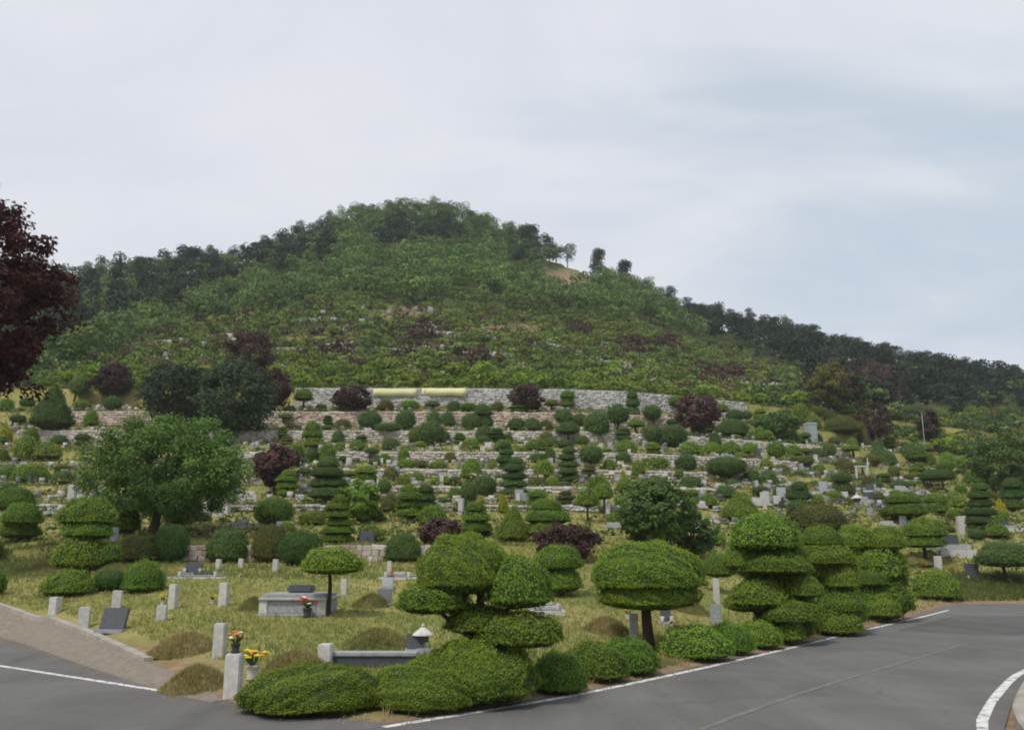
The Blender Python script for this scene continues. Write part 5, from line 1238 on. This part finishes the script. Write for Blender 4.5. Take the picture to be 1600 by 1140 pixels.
# ------------------------------------------------------------------ grass and dry weeds
def scatter_grass(name, label, n, box, cols, hgt, seed, cond=None, wid=.012, per=3):
    rg = np.random.default_rng(seed)
    px = rg.uniform(box[0], box[2], n); py = rg.uniform(box[1], box[3], n)
    # ray–plane estimate refined on the terrain
    rr = FW[None, :] + (px[:, None] - CX) / FPX * np.array([[1.0, 0, 0]]) + (CY - py)[:, None] / FPX * UP[None, :]
    rr /= rr[:, 1:2]
    t = np.full(n, 8.0); hit = np.zeros(n, bool)
    for s in np.concatenate([np.arange(10, 30, .25), np.arange(30, 62, .5), np.arange(62, 178, 1.0)]):
        z = CAMH + rr[:, 2] * s; m = (~hit) & (z <= terrain(rr[:, 0] * s, np.full(n, s))); t[m] = s; hit |= m
    X = rr[:, 0] * t + rg.normal(0, .15, n); Y = t + rg.normal(0, .2, n); sd_ = sdist(X, Y)
    ok = hit & (sd_ > .25)
    if cond is not None: ok &= cond(X, Y, sd_)
    X, Y, sd_ = X[ok], Y[ok], sd_[ok]; Z = terrain(X, Y); n = len(X)
    B = np.repeat(np.stack([X, Y, Z - .01], -1), per, 0); m = len(B)
    B[:, :2] += rg.normal(0, .05, (m, 2))
    dist = np.repeat(np.sqrt(X ** 2 + Y ** 2), per)
    hh = hgt * rg.uniform(.5, 1.4, m); tip = B + np.stack([rg.normal(0, .35, m) * hh, rg.normal(0, .35, m) * hh, hh], -1)
    sd2 = rg.normal(0, 1, (m, 3)); sd2[:, 2] = 0; sd2 *= (wid * np.maximum(1, dist / 22) / np.linalg.norm(sd2, axis=1))[:, None]
    V = np.stack([B - sd2, B + sd2, tip], 1).reshape(-1, 3)
    pat = np.repeat(np.clip(.5 + .42 * hnoise(X * 4, Y * 4) + .25 * np.sin(X * 2.3 + Y * 1.7), 0, 1), per)
    tt = np.clip(.6 * pat + .4 * rg.random(m), 0, 1)
    cc = np.stack([np.interp(tt, [0, .5, 1], [c[k] for c in cols]) for k in range(3)], -1)
    me = np_mesh(name, V, np.arange(len(V)), np.full(m, 3), [MT['grassy']], col=np.repeat(cc, 3, 0))
    stuff(name, me, label, 'grass')
scatter_grass('lawn_grass', 'olive green lawn grass between the graves', 42000, (-30, 862, 1500, 1095), ((.110, .175, .040), (.245, .275, .078), (.39, .31, .135)), .10, 31, lambda X, Y, s: ~((X < -4) & (s < 1.7)))
scatter_grass('upper_grass', 'rough grass on the rising cemetery slope', 42000, (-30, 600, 1620, 905), ((.110, .155, .040), (.25, .26, .08), (.38, .31, .14)), .17, 32, None, .016)
scatter_grass('dry_weeds', 'dry straw-coloured weeds along the road edge', 5200, (600, 930, 1620, 1125), ((.22, .15, .07), (.40, .29, .15), (.50, .40, .22)), .17, 33, lambda X, Y, s: (s < 1.5), .010, 4)
scatter_grass('roadside_weeds', 'green weeds at the far bend of the road', 2500, (1480, 900, 1620, 940), ((.06, .10, .025), (.12, .16, .04), (.22, .20, .08)), .30, 34, lambda X, Y, s: (s > .8), .014, 4)

# low weeds and ground cover on the terraces
rg = np.random.default_rng(91); n = 9000
wx = rg.uniform(-75, 105, n); we = rg.uniform(44, 117.5, n); wk = np.array([w[0] for w in WALLS])
m_ = rg.random(n) < .35; we[m_] = wk[rg.integers(1, len(wk), m_.sum())] + np.where(rg.random(m_.sum()) < .5, -.35, .6)
wy = we + wcurve(wx); wz = terrain(wx, wy); rad = rg.uniform(.2, .75, n) ; cid = np.repeat(np.arange(n), 16)
D = rand_dirs(len(cid), rg); D[:, 2] = np.abs(D[:, 2])
C = np.stack([wx, wy, wz], -1)[cid] + D * rad[cid][:, None] * np.array([1, 1, .75])
pal = np.array([(.10, .16, .035), (.15, .20, .045), (.24, .23, .08), (.07, .12, .03), (.30, .24, .12)])[rg.integers(0, 5, n)]
cc = pal[cid] * rg.uniform(.6, 1.25, (len(cid), 1))
LV = leaf_quads(C, D, .24, .15, .8, rg)
stuff('ground_cover', np_mesh('ground_cover', LV, np.arange(len(LV)), np.full(len(cid), 4), [MT['grassy']], col=np.repeat(cc, 4, 0)), 'low weeds and ground cover on the terraces', 'weeds')

# loose grit along the road edges
rg = np.random.default_rng(5); n = 2600
ep = np.array(resample([tuple(p) for p in left_edge] + [tuple(p) for p in right_arm_left], .05)); bs = ep[rg.integers(0, len(ep), n)] + rg.normal(0, .28, (n, 2))
sz = rg.uniform(.012, .04, n); zz_ = np.maximum(terrain(bs[:, 0], bs[:, 1]), .004)
tet = np.array([(1, 0, -.3), (-.5, .87, -.3), (-.5, -.87, -.3), (0, 0, .7)])
V = (np.concatenate([bs, zz_[:, None] + .006], 1)[:, None, :] + tet[None] * sz[:, None, None] * rg.uniform(.6, 1.3, (n, 4, 1))).reshape(-1, 3)
F = (np.array([(0, 1, 3), (1, 2, 3), (2, 0, 3)])[None] + (np.arange(n) * 4)[:, None, None]).reshape(-1, 3)
stuff('road_grit', np_mesh('road_grit', V, F, np.full(len(F), 3), [MT['soil']]), 'loose grit along the road edge', 'grit')

# ------------------------------------------------------------------ haze
hz = MB().box(-480, 480, -80, 760, -3, 150).mesh('haze', MT['ground']); hz.materials.clear()
hm, ht, ho = newmat('thin_haze'); pv = ht.nodes.new('ShaderNodeVolumePrincipled'); pv.inputs['Color'].default_value = (.88, .93, 1, 1); pv.inputs['Density'].default_value = 0.0002; pv.inputs['Anisotropy'].default_value = 0.2
ht.links.new(pv.outputs[0], ho.inputs['Volume']); hz.materials.append(hm)
o = obj('haze', hz); o['kind'] = 'stuff'; o['label'] = 'thin pale haze filling the air'; o['category'] = 'haze'
print('objects', len(bpy.data.objects), 'tris', sum(sum(len(p.vertices) - 2 for p in m.polygons) if len(m.polygons) < 3000 else 2 * len(m.polygons) for m in bpy.data.meshes))
